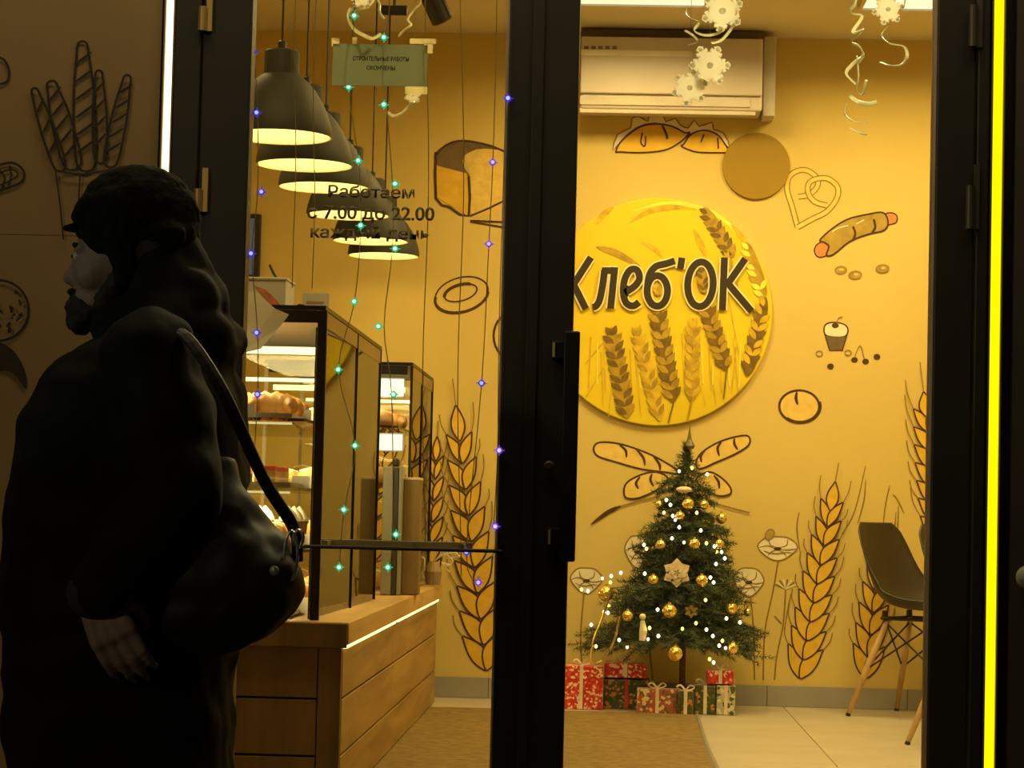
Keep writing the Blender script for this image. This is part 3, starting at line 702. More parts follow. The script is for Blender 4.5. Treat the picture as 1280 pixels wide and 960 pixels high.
# ------------------------------------------------------------------ pendant lamps
def pendant():
    R = root('pendant_lamp')
    prof = [(.150, 0), (.151, .012), (.147, .035), (.138, .065), (.122, .10), (.100, .135), (.078, .16), (.058, .176), (.050, .180)]
    bm = nb(); lathe(bm, prof, n=40); inner = [(r_ - .004, z) for r_, z in prof]
    link('shade', bm, M_LAMP, R, smooth=True)
    bm = nb(); lathe(bm, [(.150, 0)] + [(r_ - .004, z + .0005) for r_, z in prof], n=40, cap1=True); link('shade_lining', bm, mat('white lining', (.95, .85, .6), .5), R, smooth=True)
    bm = nb(); lathe(bm, [(.0505, .178), (.0505, .245), (.046, .25), (.012, .252)], n=28, cap1=True, cap0=True); link('cap', bm, M_LAMP, R)
    bm = nb(); lathe(bm, [(.012, .25), (.012, .275), (.005, .28)], n=12, cap1=True); link('cord_grip', bm, M_BLACK, R)
    bm = nb(); tube(bm, [(0, 0, .28), (0, 0, 1.0)], .0035, 6); c_ = link('cord', bm, M_BLACK, R)
    bm = nb(); ball(bm, (0, 0, .10), .036, (1, 1, 1.1), 16, 10); link('bulb', bm, glow('pendant bulb', (1, .80, .38), 6), R, smooth=True)
    return R
lamps = [(345, 181, 3000 / 441), (373, 215, 7.37), (406, 255, 7.88), (435, 284.5, 8.62), (460.5, 312.5, 9.45), (483.5, 334.5, 10.0)]
LL = ['nearest and largest dark grey dome pendant lamp, cut off by the door frame', 'second dome pendant lamp from the left, wide lit rim', 'third dome pendant lamp from the left, over the glass case', 'fourth dome pendant lamp, with lettering on the glass before its rim', 'fifth dome pendant lamp, second from the far end', 'farthest and lowest looking dome pendant lamp of the row']
P0 = pendant(); allp = []
for i, (px, py, Y) in enumerate(lamps):
    P = P0 if i == 0 else copy_tree(P0)
    c = at(px, py, Y); zc = 1.865
    P.location = (-.965, Y, zc); tag(P, LL[i], 'pendant lamp', 'dome pendant lamps above the counter')
    l = bpy.data.lights.new('pendant_light', 'POINT'); l.energy = 3.6; l.color = (1, .72, .27); l.shadow_soft_size = .03
    lo = bpy.data.objects.new('pendant_light', l); lo.location = (-.965, Y, zc + .055); C.objects.link(lo)
    allp.append(P)
for P in allp:      # cords reach the ceiling
    for ch in P.children:
        if ch.name.startswith('cord') and 'grip' not in ch.name:
            ch.scale = (1, 1, 1); 
me = [c for c in P0.children if c.name.startswith('cord') and 'grip' not in c.name][0].data
for v in me.vertices:
    if v.co.z > .9: v.co.z = ZC - 1.865

# ------------------------------------------------------------------ counter
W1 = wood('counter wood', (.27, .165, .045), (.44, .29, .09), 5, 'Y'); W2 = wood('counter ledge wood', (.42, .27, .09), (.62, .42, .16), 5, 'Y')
W3 = wood('shaded end wood', (.10, .062, .022), (.19, .12, .045), 4, 'Z')  # shade of the end faces put into a darker wood colour
y0c, y1c = 6.48, 10.08
cx1 = at(427, 830, y0c).x; lx1 = at(437, 797, y0c).x; lxf = cx1 + .022
CT = root('bakery_counter', 'long low wooden counter with plank front and lit ledge', 'counter', (0, y0c, 0))
def cp(n, bm, m): return reparent(link(n, bm, m), CT)
cp('body', box(nb(), -1.62, cx1 - .018, y0c + .018, y1c, .004, .44), mat('counter core', (.06, .035, .015), .8))
rows = [(.006, .135), (.141, .289), (.295, .43)]
ysplit = [y0c + .03, 8.02, y1c]
for k, (z0, z1) in enumerate(rows):
    for j in range(2):
        cp('plank', box(nb(), cx1 - .018, cx1, ysplit[j] + .002, ysplit[j + 1] - .002, z0, z1, bev=.002), W1)
for k, (z0, z1) in enumerate(rows):
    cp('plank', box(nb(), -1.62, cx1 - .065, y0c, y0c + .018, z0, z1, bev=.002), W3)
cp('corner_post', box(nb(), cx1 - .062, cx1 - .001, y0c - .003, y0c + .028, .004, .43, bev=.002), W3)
cp('ledge', box(nb(), -1.64, lx1, y0c - .02, 9.0, .44, .50, bev=.003), W2)
cp('ledge', box(nb(), -1.64, lx1 + .0, 9.004, y1c + .02, .44, .50, bev=.003), W2)
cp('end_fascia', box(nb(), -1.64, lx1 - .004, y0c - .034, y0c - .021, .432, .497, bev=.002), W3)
cp('led_line', box(nb(), cx1 + .001, cx1 + .011, y0c + .02, 8.0, .428, .438), glow('counter led', (1, .82, .3), 4.0))
cp('led_line', box(nb(), cx1 + .001, cx1 + .011, 8.1, y1c - .05, .428, .438), glow('counter led', (1, .82, .3), 4.0))

# ------------------------------------------------------------------ glass display cases
gx1 = at(395, 600, y0c).x
M_HEAD = mat('olive header', (.22, .15, .04), .5)
def case(name, label, x0, x1, ya_, yb_, z0, z1, posts, shelves, leds, endm=M_FRAME2):
    R = root(name, label, 'display case', ((x0 + x1) / 2, ya_, z0)); 
    def q(n, bm, m): return reparent(link(n, bm, m), R)
    t = .009
    for i, y in enumerate(posts):
        th = .018 if i == 0 and name == 'display_case' and ya_ < 7 else .007
        q('post', box(nb(), x1 - th * 1.2, x1 + th * .2, y - th * .2, y + th * .9, z0, z1 - .001), M_FRAME2)
    for yy_ in (ya_, yb_ - .012): q('post', box(nb(), x0, x0 + .012, yy_, yy_ + .012, z0, z1 - .001), M_WHITE)
    bm = nb(); box(bm, x0, x1, ya_ - .002, yb_, z1, z1 + .012); q('top_frame', bm, M_FRAME2)
    q('front_header', box(nb(), x0 + .017, x1 - .02, ya_ - .001, ya_ + .014, z1 - .035, z1 - .001), M_FRAME2)
    q('side_header', box(nb(), x1 - .012, x1 - .002, ya_ + .02, yb_ - .012, z1 - .045, z1 - .001), M_HEAD)
    q('glass_pane', box(nb(), x0 + .016, x1 - .022, ya_ + .006, ya_ + .010, z0 + .002, z1 - .036), M_CGLASS)
    q('glass_pane', box(nb(), x0 + .016, x1 - .010, yb_ - .012, yb_ - .008, z0 + .002, z1 - .002), M_CGLASS)
    for a_, b_ in zip(posts, posts[1:] + ([yb_] if posts[-1] < yb_ - .02 else [])):
        tw = .027 if (ya_ < 7 and a_ == posts[0]) else 0      # the first side pane stands slightly ajar
        bm = nb(); ln = b_ - .006 - (a_ + .02)
        box(bm, x1 - .007, x1 - .003, a_ + .02, b_ - .006, z0 + .002, z1 - .046)
        for v in bm.verts: v.co.x -= (b_ - .006 - v.co.y) * math.tan(tw)
        q('glass_pane', bm, M_CGLASS)
    for z in shelves: q('shelf', box(nb(), x0 + .03, x1 - .055, ya_ + .04, yb_ - .04, z - .008, z), glass('shelf glass', (.86, .88, .78), 1.5))
    for z in leds:
        hh = .010 if z == leds[0] else .003
        q('led_bar', box(nb(), x0 + .03, x1 - (.03 if z == leds[0] else .09), ya_ + .03, ya_ + .045, z - hh, z + hh), glow('case led', (1, .92, .50), 3.2) if z == leds[0] else glow('dim case led', (1, .88, .42), 1.1))
        if z == leds[0]: q('led_bar', box(nb(), x0 + .03, x1 - .06, yb_ - .06, yb_ - .045, z - .006, z + .006), glow('case led', (1, .92, .50), 3.2))
    return R
case('display_case', 'near glass display case of pastries with black posts on the counter', -1.58, gx1 + .012, y0c + .02, 8.12, .502, 1.345, [y0c + .02, 7.35, 8.10], [.69, .86, 1.05], [1.235, 1.035, .846, .676])
case('display_case', 'far narrow glass display case near the end of the counter', -1.30, -.742, 8.95, 10.02, .502, 1.345, [8.95, 9.45, 10.0], [.90, 1.12], [1.255])
# white lit shelf fronts in the far case
for z0, z1, lab in ((1.235, 1.30, 'bright white lit tray on the top shelf of the far case'),(1.03, 1.09, 'bright white lit tray on the middle shelf of the far case')):
    c = root('light_box', lab, 'light box', (-.9, 9.0, z0))
    reparent(link('light_panel', box(nb(), -.885, -.785, 9.06, 9.075, z0, z1), glow('case light panel', (1, .97, .8), 2.2)), c)
    reparent(link('holder', box(nb(), -.89, -.78, 9.076, 9.09, z0 - .005, z1 + .005), M_WHITE), c)
area('case_light', (-1.15, 7.3, 1.33), .3, 40, (1, .80, .40), sy=1.3)
area('case_light', (-1.02, 9.5, 1.33), .3, 8, (1, .80, .40), sy=.9)

for z_ in (1.03, .84, .665): area('case_light', (-1.02, 7.2, z_), .10, 7, (1, .80, .40), sy=1.3)
# pastries
M_CR = mat('golden crust', (.62, .30, .06), .45, var=.35, scale=20); M_BUN = mat('bun crust', (.70, .38, .10), .4, var=.3, scale=12)
M_ICE = mat('pale icing', (.92, .85, .68), .4); M_RED = mat('red filling', (.75, .12, .03), .4, var=.2, scale=30); M_CHO = mat('chocolate', (.12, .05, .02), .35)
M_TRAY = mat('white tray', (.85, .82, .74), .35)
def mk_croissant():
    R = root('croissant'); bm = nb(); pts = []; rs = []
    for k in range(15):
        a = PI * (k / 14 - .5) * 1.25; pts.append((.055 * math.sin(a), .03 * math.cos(a), .022)); t = abs(k / 14 - .5) * 2
        rs.append((.024 * (1 - t ** 2) + .006) * (1 + .12 * math.cos(k * PI)))
    tube(bm, pts, rs, 10); link('body', bm, M_CR, R, smooth=True); return R
def mk_bun():
    R = root('bun'); bm = nb(); ball(bm, (0, 0, .022), .042, (1, 1, .6), 18, 10); link('body', bm, M_BUN, R, smooth=True)
    bm = nb(); tube(bm, [(-.03, 0, .040), (0, 0, .0475), (.03, 0, .040)], .004, 6); link('icing', bm, M_ICE, R); return R
def mk_roll():
    R = root('bread_roll'); bm = nb(); tube(bm, [(0, -.075, .02), (0, -.06, .02), (0, 0, .022), (0, .06, .02), (0, .075, .02)], [.006, .019, .024, .019, .006], 12); link('body', bm, M_CR, R, smooth=True)
    for y in (-.035, 0, .035):
        b2 = nb(); tube(b2, [(-.014, y - .008, .040), (0, y, .0455), (.014, y + .008, .040)], .003, 5); link('score', b2, M_ICE, R)
    return R
def mk_slice():
    R = root('cake_slice'); bm = nb(); prism(bm, [(-.025, 0), (.025, 0), (.025, .03), (-.025, .03)], -.05, .05); link('sponge', bm, M_BUN, R)
    link('topping', box(nb(), -.025, .025, -.05, .05, .030, .040, bev=.003), M_RED, R); link('cream', box(nb(), -.0255, .0255, -.0505, .0505, .012, .017), M_ICE, R); return R
def mk_cup():
    R = root('dessert_cup'); bm = nb(); lathe(bm, [(.018, 0), (.024, .05), (.026, .05), (.0255, .045)], n=16, cap0=True); link('cup', bm, M_CHO, R)
    bm = nb(); lathe(bm, [(.025, .046), (.026, .055), (.018, .068), (.008, .078), (.001, .084)], n=16, cap0=True); link('cream', bm, M_ICE, R); return R
def mk_stick():
    R = root('cheese_stick'); bm = nb(); tube(bm, [(0, -.09, .012), (0, 0, .014), (0, .09, .012)], [.009, .012, .009], 10); link('body', bm, mat('yellow crust', (.88, .60, .14), .4, var=.25, scale=30), R, smooth=True); return R
KN = [(mk_croissant, 'croissant'), (mk_bun, 'bun'), (mk_roll, 'roll'), (mk_slice, 'cake'), (mk_cup, 'dessert'), (mk_stick, 'breadstick')]
protos = {}
def put(kind, x, y, z, rz, label, group, cat):
    if kind not in protos: R = kind(); protos[kind] = R
    else: R = copy_tree(protos[kind])
    R.location = (x, y, z); R.rotation_euler = (0, 0, rz); tag(R, label, cat, group); return R
def tray(x0, x1, y0, y1, z, label):
    bm = nb(); box(bm, x0, x1, y0, y1, z + .001, z + .006); 
    for a_ in ((x0, x0 + .004, y0, y1), (x1 - .004, x1, y0, y1), (x0, x1, y0, y0 + .004), (x0, x1, y1 - .004, y1)): box(bm, *a_, z + .006, z + .014)
    o = link('tray', bm, M_TRAY); tag(o, label, 'tray', 'white trays in the display case')
random.seed(5)
SH = [(.503, 'bottom'), (.69, 'low'), (.86, 'middle'), (1.05, 'top')]
ORD = ['first', 'second', 'third', 'fourth']
for si, (z, sn) in enumerate(SH):
    for row in range(3):
        ya_ = y0c + .09 + row * .5; rn = ['nearest', 'middle', 'rear'][row]
        tray(-1.36, -.875, ya_, ya_ + .42, z, rn + ' white tray on the ' + sn + ' level of the near glass case')
        kset = [[mk_slice, mk_bun, mk_croissant], [mk_bun, mk_cup, mk_bun], [mk_slice, mk_stick, mk_bun], [mk_croissant, mk_roll, mk_bun]][si]
        kk = kset[row]
        cat = {mk_slice: 'cake', mk_bun: 'bun', mk_croissant: 'croissant', mk_stick: 'breadstick', mk_cup: 'dessert', mk_roll: 'bread roll'}[kk]
        lab = {mk_slice: 'red topped cake slice', mk_bun: 'round glazed bun', mk_croissant: 'golden croissant', mk_stick: 'yellow cheese breadstick', mk_cup: 'dark cup dessert', mk_roll: 'scored bread roll'}[kk]
        nx_ = 4; ny_ = {mk_stick: 2, mk_roll: 2, mk_slice: 3, mk_cup: 3}.get(kk, 3)
        for i in range(nx_):
            for j in range(ny_):
                x = -1.33 + (i + .5) * .43 / nx_; y = ya_ + .02 + (j + .5) * .38 / ny_
                o = put(kk, x, y, z + .0065, random.uniform(-.12, .12), '%s, %s from the right, %s row, %s tray, %s level' % (lab, ORD[3 - i], ['front', 'second', 'third'][j], rn, sn), lab + 's, ' + sn + ' level', cat)
                o.scale = (1.15, 1.15, 1.35)
# price tags
pt0 = None; random.seed(9)
for z, sn in SH:
    for k in range(5):
        bm = nb(); box(bm, -.025, .025, 0, .002, 0, .035); R = root('price_tag', ['nearest', 'second', 'third', 'fourth', 'rearmost'][k] + ' small white price tag on the ' + sn + ' level of the near case', 'price tag', (-.86, y0c + .06 + k * .3, z + .001), 'price tags in the case')
        link('card', bm, M_PAPER, R); link('foot', box(nb(), -.02, .02, .002, .012, 0, .004), M_WHITE, R)
        R.location.x = -.90 + (k % 2) * .02 - (.1 if k == 0 else 0)
# far case goods
for z, sn in ((.503, 'bottom'), (.90, 'lower'), (1.12, 'upper')):
    for i in range(3):
        for j in range(3):
            put([mk_bun, mk_croissant, mk_roll][j % 3], -1.18 + i * .15, 9.2 + j * .28, z + .001, .3, ['round glazed bun', 'golden croissant', 'scored bread roll'][j % 3] + ', ' + ORD[2 - i] + ' from the right, on the ' + sn + ' level of the far case', 'pastries in the far case', ['bun', 'croissant', 'bread roll'][j % 3])

# things on top of the near case
zt = 1.358
R = root('cake_box', 'white carton with a pink printed side on top of the near case', 'box', (0, 6.62, zt))
x0, x1 = at(300, 370, 6.62).x, at(357, 370, 6.62).x
h = at(320, 349, 6.62).z
def rp(n, bm, m, P=R): return reparent(link(n, bm, m), P)
rp('carton', box(nb(), x0 - .12, x1, 6.62, 6.80, zt, h, bev=.003), M_PAPER)
d_ = nb(); P_ = [at(318, 357, 6.62), at(332, 362, 6.62), at(346, 375, 6.62), at(353, 386, 6.62), at(345, 386, 6.62), at(330, 372, 6.62)]
d_.faces.new([d_.verts.new((p.x, 6.6185, p.z)) for p in P_]); rp('pink_print', d_, mat('pink print', (.65, .22, .12), .6, var=.3, scale=40))
rp('lid_flap', box(nb(), x0 - .12, x1 + .004, 6.615, 6.80, h, h + .006, bev=.002), M_PAPER)
bm = nb(); y = y0c - .012
P_ = [at(300, 362, y), at(322, 366, y), at(344, 386, y), at(361, 393, y), at(350, 408, y), at(326, 436, y), at(300, 442, y)]
a = [bm.verts.new((p.x, y + .003 * math.sin(i * 2.1), p.z)) for i, p in enumerate(P_)]; b = [bm.verts.new((p.x, y + .002 + .003 * math.sin(i * 2.1), p.z)) for i, p in enumerate(P_)]
bm.faces.new(a); bm.faces.new(b)
for k in range(7): bm.faces.new((a[k], a[(k + 1) % 7], b[(k + 1) % 7], b[k]))
tag(link('paper_sheet', bm, M_PAPER), 'slanting white paper sheet hanging over the front corner of the near case', 'paper')
# card holder
c = at(395, 394, 6.55); R = root('card_sign', 'small cream card with faint print standing on the near case corner', 'card', (c.x, 6.55, zt))
p0, p1 = at(378, 366, 6.55), at(411, 392, 6.55)
rp('card', box(nb(), p0.x, p1.x, 6.548, 6.551, zt, p0.z), M_PAPER, R)
for z_, w_ in ((378, 12), (385, 9)):
    q_ = at(394, z_, 6.55); rp('print_line', box(nb(), q_.x - w_ * .0022 * .9, q_.x + w_ * .0022 * .9, 6.5468, 6.548, q_.z - .003, q_.z + .003), mat('faint print', (.6, .35, .15), .7), R)
bm = nb(); pa, pb, pc = at(366, 388, 6.55), at(374, 381, 6.55), at(380, 393, 6.55); tube(bm, [(pa.x, 6.545, pa.z), (pb.x, 6.545, pb.z), (pc.x, 6.545, max(pc.z, zt + .003))], .003, 6); rp('clip', bm, M_BLACK, R)
# dark twig at left
a, b = at(337, 331, 6.7), at(347, 351, 6.7)
bm = nb(); tube(bm, [(a.x, 6.7, a.z), ((a.x + b.x) / 2 - .001, 6.7, (a.z + b.z) / 2), (b.x, 6.7, h + .006)], .004, 6)
tag(link('pen', bm, M_BLACK), 'short black pen sticking up behind the white carton', 'pen')
# tray with orange pastry
R = root('pastry_tray', 'shallow tray of orange pastry on the far end of the near case', 'tray', (-.90, 7.75, zt))
rp('tray', box(nb(), -.98, -.82, 7.6, 7.95, zt, zt + .008, bev=.002), M_TRAY, R)
bm = nb(); 
for k in range(5): ball(bm, (-.90 + .02 * math.sin(k * 3), 7.66 + k * .055, zt + .026), .03, (1.3, .9, .65), 12, 8)
rp('pastry', bm, mat('orange pastry', (.85, .30, .03), .4, var=.3, scale=30), R)
R = root('paper_bag', 'crumpled pale paper bag at the far end of the near case', 'bag', (-.86, 8.0, zt))
bm = nb(); ball(bm, (-.86, 8.02, zt + .018), .03, (1.3, 1, .6), 9, 6); rp('bag', bm, M_PAPER, R)
# grey column + brown box on the counter
c = at(490, 742, 9.35)
R = root('counter_dispenser', 'tall dark grey dispenser column standing on the counter between the cases', 'dispenser', (c.x, 8.55, .501))
Yd = 8.55; p0, p1 = at(479, 590, Yd), at(503, 590, Yd); zt2 = at(490, 583, Yd).z; pm = at(492, 590, Yd)
MD = mat('grey column', (.26, .26, .20), .5); rp('body', box(nb(), p0.x, pm.x, Yd, Yd + .12, .501, zt2, bev=.004), MD, R)
rp('door', box(nb(), pm.x + .001, p1.x - .012, Yd + .006, Yd + .12, .501, zt2 - .004, bev=.002), mat('dark column face', (.04, .04, .035), .4), R)
rp('edge', box(nb(), p1.x - .011, p1.x, Yd, Yd + .12, .501, zt2, bev=.002), MD, R)
B_ = root('counter_box', 'tall brown translucent box on the counter just right of the grey dispenser', 'box', (at(515, 740, 8.62).x, 8.62, .501))
q0, q1 = at(505, 600, 8.62), at(526, 600, 8.62); rp('body', box(nb(), q0.x, q1.x, 8.62, 8.72, .501, q0.z, bev=.003), mat('brown plastic', (.34, .24, .09), .5, trans=.4), B_)
rp('lid', box(nb(), q0.x - .001, q1.x + .001, 8.619, 8.721, q0.z, q0.z + .01, bev=.002), mat('pale lid', (.6, .5, .3), .5), B_)
rp('cap', box(nb(), p0.x + .03, p1.x - .015, Yd + .02, Yd + .08, zt2, zt2 + .03, bev=.008), M_BLACK, R)
# white twig decoration
R = root('twig_decoration', 'white tangled twig decoration under the grey rail beside the counter end', 'decoration', at(555, 700, 9.9))
random.seed(21); bm = nb()
for k in range(7):
    p = Vector((random.uniform(-.10, .10), 0, random.uniform(.0, .06))); pts = [p.copy()]
    for j in range(6): p += Vector((random.uniform(-.035, .035), random.uniform(-.01, .01), random.uniform(-.035, .02))); pts.append(p.copy())
    tube(bm, spl(pts, 3), .003, 5)
link('twig', bm, M_FLAKE, R); R.location.z = .51 + .09; 
R.location = (-.70, 9.7, .60); bm = nb(); lathe(bm, [(.03, -.095), (.035, -.04), (.02, 0)], n=14, cap0=True); link('pot', bm, mat('taupe pot', (.3, .22, .12), .5), R)

# framed screen on back wall left
p0, p1 = at(290, 268, YW), at(325, 350, YW)
R = root('wall_screen', 'dark framed bluish screen on the wall behind the counter', 'screen', (p0.x, YW, p1.z))
rp('frame', box(nb(), p0.x, p1.x, YW - .03, YW - .001, p1.z, p0.z, bev=.003), M_BLACK, R)
rp('display', box(nb(), p0.x + .02, p1.x - .025, YW - .032, YW - .03, p1.z + .02, p0.z - .02), mat('screen', (.05, .06, .10), .2, emit=(.20, .22, .30), es=.35), R)

# ------------------------------------------------------------------ floor mat
bm = nb(); x0, x1 = cx1 + .004, .36; ya_, yb_ = 5.3, 9.78
NX, NY = 10, 60
def mz(x, y): return .007 + .003 * noise.noise(Vector((x * 2.3, y * 1.7, 0)))
G = [[bm.verts.new((x0 + (x1 - x0) * i / NX + (0.008 * math.sin(j * .12) if i == NX else 0), ya_ + (yb_ - ya_) * j / NY + (.012 * math.sin(i * 1.1) if j == NY else 0), mz(i * .1, j * .07) + .002)) for j in range(NY + 1)] for i in range(NX + 1)]
for i in range(NX):
    for j in range(NY): bm.faces.new((G[i][j], G[i + 1][j], G[i + 1][j + 1], G[i][j + 1]))
ret = bmesh.ops.extrude_face_region(bm, geom=bm.faces[:]); 
for v in ret['geom']:
    if isinstance(v, bmesh.types.BMVert): v.co.z = .0005
mt = link('floor_mat', bm, mat('brown carpet', (.20, .135, .04), .95, var=.25, scale=25, bump=.4)); tag(mt, 'long brown entrance mat beside the counter on the tiled floor', 'mat')
E = nb(); pts = [(x1 + .008 * math.sin(j * .12) + .008, ya_ + (yb_ - ya_) * j / NY, .006) for j in range(NY + 1)]
tube(E, pts, .012, 6, flat=.45); link('edging', E, mat('grey edging', (.22, .20, .15), .7), mt)

# ------------------------------------------------------------------ chairs
M_SHELL = mat('charcoal chair plastic', (.036, .030, .020), .45, var=.06); M_LEG = wood('beech leg', (.50, .33, .14), (.66, .46, .22), 10, 'Z')
def chair():
    R = root('shell_chair')
    prof = [(-.235, .80), (-.232, .76), (-.222, .70), (-.205, .62), (-.185, .55), (-.160, .50), (-.115, .462), (-.05, .445), (.03, .440), (.11, .445), (.18, .452), (.225, .448), (.24, .438)]
    wid = [.135, .185, .205, .215, .225, .232, .235, .238, .236, .232, .225, .21, .18]
    cup = [.015, .03, .045, .065, .085, .095, .085, .065, .05, .038, .028, .016, .008]   # edge raise
    bm = nb(); NV = 14; rows = []
    pp = spl([(a, 0, b) for a, b in prof], 3); n = len(pp)
    def itp(L, t): t *= len(L) - 1; i = min(int(t), len(L) - 2); return L[i] + (L[i + 1] - L[i]) * (t - i)
    for i, p in enumerate(pp):
        t = i / (n - 1); tn = (pp[min(i + 1, n - 1)] - pp[max(i - 1, 0)]).normalized(); nr = Vector((-tn.z, 0, tn.x)) 
        if nr.z < 0 and abs(nr.z) > abs(nr.x): nr = -nr
        if nr.x < 0 and t < .4: nr = -nr
        row = []
        for k in range(NV + 1):
            s = k / NV * 2 - 1; row.append(bm.verts.new(Vector((p.x, s * itp(wid, t), p.z)) + nr * itp(cup, t) * abs(s) ** 2.4))
        rows.append(row)
    for a, b in zip(rows, rows[1:]):
        for k in range(NV): bm.faces.new((a[k], a[k + 1], b[k + 1], b[k]))
    sh = link('shell', bm, M_SHELL, R, smooth=True); md = sh.modifiers.new('s', 'SOLIDIFY'); md.thickness = .007; md.offset = -1
    for sx in (-1, 1):
        for sy in (-1, 1):
            bm = nb(); tube(bm, [(sx * .10 - .0, sy * .10, .405), (sx * .155, sy * .155, .22), (sx * .215, sy * .215, .012)], [.011, .0155, .010], 12); lg = link('leg', bm, M_LEG, R, smooth=True)
            b2 = nb(); tube(b2, [(sx * .215, sy * .215, .012), (sx * .218, sy * .218, 0)], .0105, 10); link('foot', b2, M_BLACK, lg)
    bm = nb()
    for a, b in (((-1, -1), (1, 1)), ((-1, 1), (1, -1))):
        pass
    for (a, b) in (((-1, -1), (-1, 1)), ((-1, 1), (1, 1)), ((1, 1), (1, -1)), ((1, -1), (-1, -1))):
        tube(bm, [(a[0] * .105, a[1] * .105, .385), (b[0] * .168, b[1] * .168, .19)], .004, 6); tube(bm, [(b[0] * .105, b[1] * .105, .385), (a[0] * .168, a[1] * .168, .19)], .004, 6)
        tube(bm, [(a[0] * .12, a[1] * .12, .405), (b[0] * .12, b[1] * .12, .405)], .007, 6)
    link('wire_brace', bm, M_BLACK, R)
    bm = nb()
    for sx in (-1, 1):
        for sy in (-1, 1): lathe(bm, [(.014, 0), (.012, .032)], (sx * .11, sy * .11, .405), 10, cap0=True, cap1=True)
    link('mount', bm, M_BLACK, R)
    return R
c1 = chair(); c1.location = (1.308, 10.06, 0); c1.rotation_euler = (0, 0, math.radians(-34)); tag(c1, 'charcoal plastic shell chair on wooden legs standing against the back wall', 'chair', 'shell chairs with wooden legs')
c2 = copy_tree(c1); c2.location = (1.405, 8.85, 0); c2.rotation_euler = (0, 0, math.radians(-36)); tag(c2, 'nearer shell chair mostly hidden behind the right door frame', 'chair', 'shell chairs with wooden legs')

# ------------------------------------------------------------------ christmas tree
TY = 10.08; tb = at(852, 886, TY); TX = tb.x
TR = root('christmas_tree', 'decorated green christmas tree by the back wall under the round sign', 'christmas tree', (TX, TY, 0))
TH = at(856, 555, TY).z
bm = nb(); tube(bm, [(0, 0, .06), (0, 0, .5), (.01, 0, TH - .06)], [.014, .011, .004], 8); link('trunk', bm, mat('bark', (.16, .09, .04), .9, var=.3, scale=20), TR)
bm = nb()
for k in range(3):
    a = 2 * PI * k / 3 + .5; tube(bm, [(0, 0, .10), (.09 * math.cos(a), .09 * math.sin(a), .07), (.16 * math.cos(a), .16 * math.sin(a), .008)], .008, 6)
link('stand', bm, mat('green stand', (.03, .10, .05), .5), TR)
M_ND = mat('fir needles', (.035, .055, .020), .7, var=.5, scale=15); M_ND2 = mat('pale fir needles', (.08, .11, .04), .7, var=.4, scale=15)
random.seed(31)
verts = []; faces = []; mi = []
def rad(z, th):
    # silhouette radius: tiers
    t = (z - .28) / (TH - .28); r_ = .02 + .30 * (1 - t) ** .85
    r_ *= 1 + .14 * math.sin(t * 26)
    if math.cos(th) < -.3 and t < .30: r_ *= 1.22
    return max(.025, r_)
def needle_branch(z, th, L, droop):
    d0 = Vector((math.cos(th), math.sin(th), .25)).normalized(); p = Vector((0, 0, z)); n = max(4, int(L / .011))
    pts = []
    for i in range(n + 1):
        t = i / n; pts.append(p + Vector((math.cos(th) * L * t, math.sin(th) * L * t, .05 * t * L / .3 - droop * t * t)))
    for i in range(1, n + 1):
        q = pts[i]; tn = (pts[i] - pts[i - 1]).normalized()
        if (q - p).length < L * .15: continue
        for k in range(9):
            a = random.uniform(0, 2 * PI); o1 = tn.orthogonal().normalized(); o2 = tn.cross(o1)
            dr = (o1 * math.cos(a) + o2 * math.sin(a) + tn * .7).normalized(); ln = random.uniform(.022, .04) * (1.1 - .3 * i / n)
            sd = dr.cross(tn); sd = sd.normalized() * .0016 if sd.length > 1e-4 else Vector((.0016, 0, 0))
            b = len(verts); verts.extend([q - sd, q + sd, q + dr * ln]); faces.append((b, b + 1, b + 2)); mi.append(1 if random.random() < .22 else 0)
z = .30
lvl = 0
while z < TH - .03:
    R1 = None; nb_ = int(11 - 7 * (z - .3) / (TH - .3)) + 3
    for k in range(nb_):
        th = 2 * PI * k / nb_ + lvl * .8 + random.uniform(-.2, .2); L = rad(z, th) * random.uniform(.8, 1.08)
        zz = z + random.uniform(-.02, .02)
        if TY + math.sin(th) * L > YW - .04: L = (YW - .05 - TY) / max(.2, math.sin(th))
        needle_branch(zz, th, L, .11 * L / .3)
        for s in (-1, 1):
            if L > .12:
                # side twigs
                for f in (.35, .6, .8):
                    pass
        # side twigs as short branches starting midway
        if L > .10:
            for f in (.4, .62, .8):
                for s in (-1, 1):
                    base = Vector((math.cos(th) * L * f, math.sin(th) * L * f, zz + .05 * f * L / .3 - .11 * L / .3 * f * f))
                    th2 = th + s * .75; l2 = L * .35
                    n = max(3, int(l2 / .012))
                    for i in range(1, n + 1):
                        q = base + Vector((math.cos(th2), math.sin(th2), -.1)) * l2 * i / n
                        if TY + q.y > YW - .045: continue
                        for kk in range(7):
                            dr = Vector((random.gauss(0, 1), random.gauss(0, 1), random.gauss(0, 1))).normalized() + Vector((math.cos(th2), math.sin(th2), 0)) * .5
                            dr.normalize(); ln = random.uniform(.018, .034); sd = dr.orthogonal().normalized() * .0016
                            b = len(verts); verts.extend([q - sd, q + sd, q + dr * ln]); faces.append((b, b + 1, b + 2)); mi.append(1 if random.random() < .2 else 0)
    z += .034; lvl += 1
for k in range(500):    # crown tip
    q = Vector((random.gauss(0, .006), random.gauss(0, .006), random.uniform(TH - .1, TH))); dr = Vector((random.gauss(0, 1), random.gauss(0, 1), 1.0)).normalized(); sd = dr.orthogonal().normalized() * .0016
    b = len(verts); verts.extend([q - sd, q + sd, q + dr * random.uniform(.02, .04)]); faces.append((b, b + 1, b + 2)); mi.append(0)
me = bpy.data.meshes.new('needles'); me.from_pydata([tuple(v) for v in verts], [], faces); me.materials.append(M_ND); me.materials.append(M_ND2)
